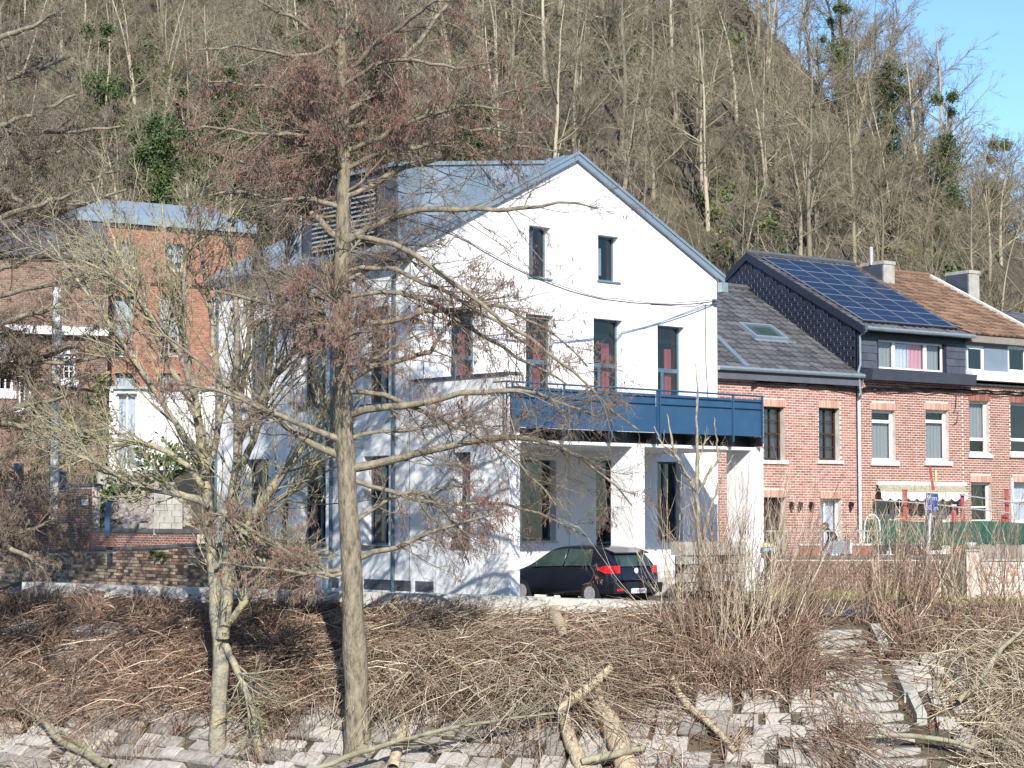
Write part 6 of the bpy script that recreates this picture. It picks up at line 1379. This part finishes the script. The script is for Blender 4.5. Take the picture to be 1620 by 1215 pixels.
# ---------------------------------------------------------------- knotweed canes over the bank
rng = np.random.default_rng(21)
def canes(name, label, m, n, pxr, dr, dirf, Lr, rr, seed, K=7, lift=.0, sag=-.10, vert=.5, cap=1.0):
    rg_ = np.random.default_rng(seed); k0, k1 = kof(pxr[0]), kof(pxr[1]); nc = max(3, n // 26)
    kc = rg_.integers(k0, k1, nc); dc = rg_.uniform(dr[0], dr[1], nc) ; i = rg_.integers(0, nc, n)
    kk = np.clip(kc[i] + rg_.normal(0, 1.6, n).astype(int), 0, 499); d = dc[i] + rg_.normal(0, .22, n)
    x = CS[kk, 0] + CN[kk, 0] * d; y = CS[kk, 1] + CN[kk, 1] * d; z = tz(x, y) + lift
    t = _tg[kk]; nn = CN[kk]; a, b_, c = dirf(kk, d, rg_)            # along crest, towards river, up
    cl = rg_.normal(0, .42, (nc, 3))[i]
    D = np.c_[t * a[:, None] + nn * b_[:, None], c + vert] + cl + rg_.normal(0, .36, (n, 3))
    rad_ = rg_.uniform(*rr, n) * np.where(rg_.random(n) < .3, 1.45, 1.0); P, Rd = level(np.c_[x, y, z], D, rg_.uniform(*Lr, n) * 1.15, rad_, K, .06, sag, rg_, .55)
    zg = tz(P[:, :, 0].ravel(), P[:, :, 1].ravel()).reshape(P.shape[:2]); P[:, :, 2] = np.maximum(P[:, :, 2], zg + .03 + .05 * rg_.random(P.shape[:2]))
    dl = crest_d(P[:, :, 0].ravel(), P[:, :, 1].ravel())[0].reshape(P.shape[:2]); hm = cap * (.24 + .42 * np.clip(dl, 0, 3)) * (.75 + .5 * np.sin(P[:, :1, 0] * 2.1 + P[:, :1, 1]) ** 2); h_ = P[:, :, 2] - zg; P[:, :, 2] = zg + hm * (1 - np.exp(-h_ / hm))
    ob = npmesh(name, *tubes(P, Rd, 3), m, kind='stuff'); return tag(ob, label, 'dead stems', kind='stuff'), P, Rd
one = lambda v: (lambda k, d, r: (np.full(len(k), v[0]), np.full(len(k), v[1]), np.full(len(k), v[2])))
canes('dead_stems', 'dense tangle of dead brown knotweed stems over the upper bank at left', 'cane', 4420, (-60, 420), (.5, 4.4), one((.65, .45, .0)), (.9, 2.3), (.007, .016), 1, K=4, sag=-.12)
canes('dead_stems', 'upright dead stems along the quay coping at left', 'cane', 1500, (-60, 800), (.2, 1.6), one((.1, .1, .8)), (.5, 1.0), (.006, .011), 2, K=4, sag=-.04, cap=2.3)
canes('dead_stems', 'dead brown stems covering the bank between the two foreground trees', 'cane', 3910, (380, 640), (.5, 4.0), one((.4, .35, .05)), (.8, 1.9), (.007, .015), 3, K=4, sag=-.10)
canes('dead_stems', 'long flattened pale stems sweeping to the right below the coping', 'canep', 3230, (590, 980), (.7, 3.0), one((1.1, .30, -.15)), (1.2, 2.8), (.007, .015), 4, K=4, sag=-.10)
canes('dead_stems', 'reddish brown tangle of stems below the parked car', 'cane', 4760, (620, 1080), (.6, 3.4), one((.35, .35, -.05)), (.7, 1.8), (.006, .013), 5, K=4, sag=-.10)
canes('dead_stems', 'brown stems and brush on the bank below the porch steps', 'cane', 4250, (1000, 1275), (.3, 2.6), one((.0, .1, .45)), (.6, 1.5), (.006, .013), 6, K=4, sag=-.07, cap=1.6)
canes('dead_stems', 'sweeping stems crossing the bank left of the stone stairs', 'cane', 170, (1180, 1290), (1.6, 4.0), one((1.0, 1.0, -.1)), (1.4, 2.6), (.007, .014), 7, K=4, sag=-.10)
canes('dead_stems', 'pale flattened stems covering the bank right of the stone stairs', 'canep', 3910, (1440, 1800), (.3, 4.6), one((.85, .60, -.1)), (1.2, 2.8), (.007, .015), 8, K=4, sag=-.10)
canes('dead_stems', 'reddish brush at the top of the bank right of the grey path', 'cane', 1870, (1370, 1800), (.0, 1.8), one((.1, .1, .7)), (.6, 1.5), (.006, .012), 9, K=4, sag=-.05, cap=2.2)
canes('dead_stems', 'short dead stems growing sparsely between the lower bank stones', 'cane', 2800, (-60, 1700), (3.2, 7.5), one((.2, .3, .6)), (.4, 1.3), (.006, .011), 10, K=4, sag=-.04)
# leaf litter on the bank
n = 26000; kk = rng.integers(kof(-80), kof(1720), n); d = rng.uniform(-.1, 7.0, n); keep = rng.random(n) < np.clip(1.25 - d / 5.2, .12, 1); kk, d = kk[keep], d[keep]; n = len(kk)
x = CS[kk, 0] + CN[kk, 0] * d + rng.normal(0, .05, n); y = CS[kk, 1] + CN[kk, 1] * d; z = tz(x, y) + .03 + .10 * rng.random(n) * (d < 4)
p = np.c_[x, y, z]; a = unit(rng.normal(0, 1, (n, 3)) * np.array([1, 1, .4])); b_ = unit(np.cross(a, rng.normal(0, 1, (n, 3)))); s = rng.uniform(.025, .06, n)[:, None]
V = np.stack([p - a * s, p + b_ * s * .6, p + a * s, p - b_ * s * .6], 1).reshape(-1, 3)
tag(npmesh('leaf_litter', V, np.arange(4 * n).reshape(-1, 4), 'litter'), 'rust brown dead leaves lying among the stems on the bank', 'dead leaves', kind='stuff')
# grass verge by the path and along walls
def grass(name, label, n, f, m, h, seed):
    rg_ = np.random.default_rng(seed); x, y, z = f(rg_, n); D = rg_.normal(0, .35, (n, 3)) + np.array([0, 0, 1.]); P, Rd = level(np.c_[x, y, z], D, rg_.uniform(h * .5, h, n), np.full(n, .008), 4, .15, -.05, rg_)
    return tag(npmesh(name, *tubes(P, Rd, 3), m, kind='stuff'), label, 'grass')
def verge(r, n): x = r.uniform(6.3, 11, n); y = r.uniform(53.2, 54.9, n); return x, y, tz(x, y)
grass('grass', 'yellow green grass at the foot of the retaining wall', 2600, verge, 'straw', .32, 1)
def verge2(r, n): x = r.uniform(11, 16, n); y = r.uniform(50, 52, n); return x, y, tz(x, y)
grass('grass', 'dry grass at the foot of the whitewashed wall', 1500, verge2, 'straw', .3, 2)
# weeds on the quay wall and hanging shrub over the brick garden wall
def tuft(fn, n, rad, seed, name, label, m, size=.05):
    rg_ = np.random.default_rng(seed); C = np.array(fn); V, Fc = leaves(C, np.full(len(C), rad), n, size, rg_, .7); o = npmesh(name, V, Fc, m, kind='stuff'); return tag(o, label, 'weeds')
tuft([QP.w(QP.at(px, py, .1)[0], QP.at(px, py, .1)[1], .1) for px, py in ((240, 872), (255, 876), (262, 880), (248, 880))], 500, .14, 1, 'wall_weed', 'small green weed growing high on the old quay wall', 'moss', .035)
tuft([at(px, py, 62.5) for px, py in ((60, 640), (50, 655), (72, 650), (25, 665), (85, 665), (150, 640), (165, 660), (160, 620), (160, 690), (110, 660), (75, 720), (160, 600), (130, 690))], 3800, .42, 2, 'ivy_bush', 'green and yellow ivy bush between the brown house and the white extension', 'ivyl', .055)
def hangs(r, n):
    px = r.uniform(-20, 140, n); py = r.uniform(770, 880, n); keep = (px < 120 - (py - 770) * .0)
    P = np.array([at(a, b, 57.5) for a, b in zip(px, py)]); return P[:, 0], P[:, 1], P[:, 2]
rg_ = np.random.default_rng(9); x, y, z = hangs(rg_, 700); D = rg_.normal(0, .6, (700, 3)) + np.array([.2, -.1, .1]); P, Rd = level(np.c_[x, y, z], D, rg_.uniform(.5, 1.2, 700), np.full(700, .010), 5, .2, -.05, rg_); A = spawn(P, Rd, np.full(700, .8), 4, .6, .5, .7, .2, rg_, rmin=.006); P2, R2 = level(*A, 4, .2, -.03, rg_)
tag(npmesh('climbing_shrub', *merge([tubes(P, Rd, 3), tubes(P2, R2, 3)]), 'twig', kind='stuff'), 'bare climbing shrub hanging over the brick wall at far left', 'shrub')
# ---------------------------------------------------------------- dead trunks and fallen branches
def log(name, label, pts, m='wood', side=10, seed=0, cat='dead trunk', twigs=0):
    rg_ = np.random.default_rng(seed)
    W_ = []; 
    for (px, py, r, off) in pts:
        g = ground_px(px, min(py, 1214)); W_.append((at(px, py, g.y - off), r * g.y / F))
    P_ = np.array([w[0] for w in W_]); r = np.array([w[1] for w in W_]); Q, rr, L = smooth_line(P_, r, 18, rg_, .008)
    rr = rr * (1 + .05 * rg_.normal(0, 1, len(rr))); V, Fc = tubes(Q[None], rr[None], side)
    o = thing(name, tuple(P_[0]), 0, label, cat); npmesh('trunk' if cat == 'dead trunk' else 'branch', V, Fc, m, o, smooth=True)
    MB().tube([Q[-1], Q[-1] + (Q[-1] - Q[-2]) * .6], [rr[-1], rr[-1] * .35], 7).build('broken_end', m, o)
    if twigs:
        A = spawn(Q[None], rr[None], np.array([L]), twigs, .45, .40, .5, .15, rg_, rmin=.007); P2, R2 = level(*A, 7, .07, .0, rg_); B = spawn(P2, R2, A[2], 3, .4, .45, .6, .2, rg_, rmin=.005); P3, R3 = level(*B, 4, .08, .0, rg_)
        npmesh('twigs', *merge([tubes(P2, R2, 4), tubes(P3, R3, 3)]), m, o, kind='stuff')
    return o
log('dead_trunk', 'thick dead pale trunk leaning up the bank right of centre', [(1000, 1240, 19, .25), (985, 1190, 18, .35), (960, 1130, 17, .45), (935, 1085, 15, .5), (912, 1045, 12, .6)], seed=1)
log('dead_trunk', 'broken pale trunk top sticking out of the brown stems', [(893, 1010, 7, .9), (885, 990, 9, .9), (876, 965, 9, .8), (868, 935, 5, .7)], seed=2)
log('dead_trunk', 'thinner dead trunk standing left of the thick leaning one', [(935, 1240, 14, .3), (915, 1200, 12, .4), (897, 1160, 11, .5), (890, 1110, 9, .6), (898, 1075, 7, .7)], seed=3)
log('fallen_branch', 'pale broken branch crossing over the thick dead trunk', [(880, 1128, 8, .9), (915, 1100, 8, 1.0), (940, 1080, 7, 1.1), (966, 1057, 6, 1.2)], seed=4, cat='branch')
log('fallen_branch', 'long pale stick lying at the foot of the thick dead trunk', [(920, 1205, 6, .5), (960, 1195, 6, .6), (1000, 1187, 5, .6), (1020, 1182, 4, .5)], 'stick', seed=5, cat='branch')
log('fallen_branch', 'grey green fallen branch with many fine twigs in front of the alder foot', [(505, 1214, 4.5, 1.1), (580, 1186, 4, 1.2), (640, 1170, 3.6, 1.3), (720, 1150, 3, 1.3), (800, 1138, 2.5, 1.2), (880, 1128, 1.5, 1.1)], 'stick', seed=6, cat='branch', twigs=26)
log('dead_trunk', 'short split pale stump below the alder trunk', [(622, 1215, 9, .4), (628, 1185, 9, .5), (640, 1150, 7, .5), (645, 1135, 3, .5)], seed=7)
log('fallen_branch', 'pale forked branch lying at the bottom left corner', [(175, 1214, 6, .5), (130, 1190, 6, .6), (90, 1172, 5, .7), (70, 1140, 4, .8), (30, 1122, 3, .9), (0, 1122, 2, .9)], 'stick', seed=8, cat='branch', twigs=6)
log('fallen_branch', 'second pale stick beside the forked branch at bottom left', [(165, 1208, 5, .5), (130, 1180, 4, .6), (95, 1158, 4, .6)], 'stick', seed=9, cat='branch')
log('fallen_branch', 'pale curved branch lying on the bank right of the dead trunks', [(1165, 1190, 5, .3), (1120, 1140, 5, .4), (1090, 1120, 6, .4), (1072, 1095, 6, .5), (1060, 1065, 6, .6), (1042, 1050, 5, .6)], seed=10, cat='branch')
log('fallen_branch', 'pale thin stick lying across the lower stairs', [(1360, 1167, 3, .5), (1420, 1162, 4, .5), (1500, 1170, 4, .5), (1560, 1190, 3, .5), (1619, 1210, 3, .5)], 'stick', seed=11, cat='branch')
log('fallen_branch', 'grey branch rising to the right over the bank right of the stairs', [(1515, 1110, 5, .5), (1545, 1085, 4, .8), (1580, 1030, 3.5, 1.2), (1619, 995, 2.5, 1.6)], 'stick', seed=12, cat='branch')
# bits of litter
for i, (px, py, lab) in enumerate(((955, 968, 'small crumpled white scrap on the brown stems below the coping'), (178, 978, 'tiny white scrap among the stems at left'))):
    g = ground_px(px, py); c = at(px, py, g.y - .6); r = random.Random(i); b = MB(); b.hexa([(-.05, -.03, 0), (.06, -.04, .01), (.05, .04, 0), (-.06, .03, .02)], [(-.04, -.02, .08), (.03, -.03, .04), (.04, .03, .05), (-.03, .02, .10)]); b.v = [tuple(Vector(v) + c) for v in b.v]
    tag(b.build('paper_scrap', 'awnw'), lab, 'litter')
bpy.context.view_layer.update()
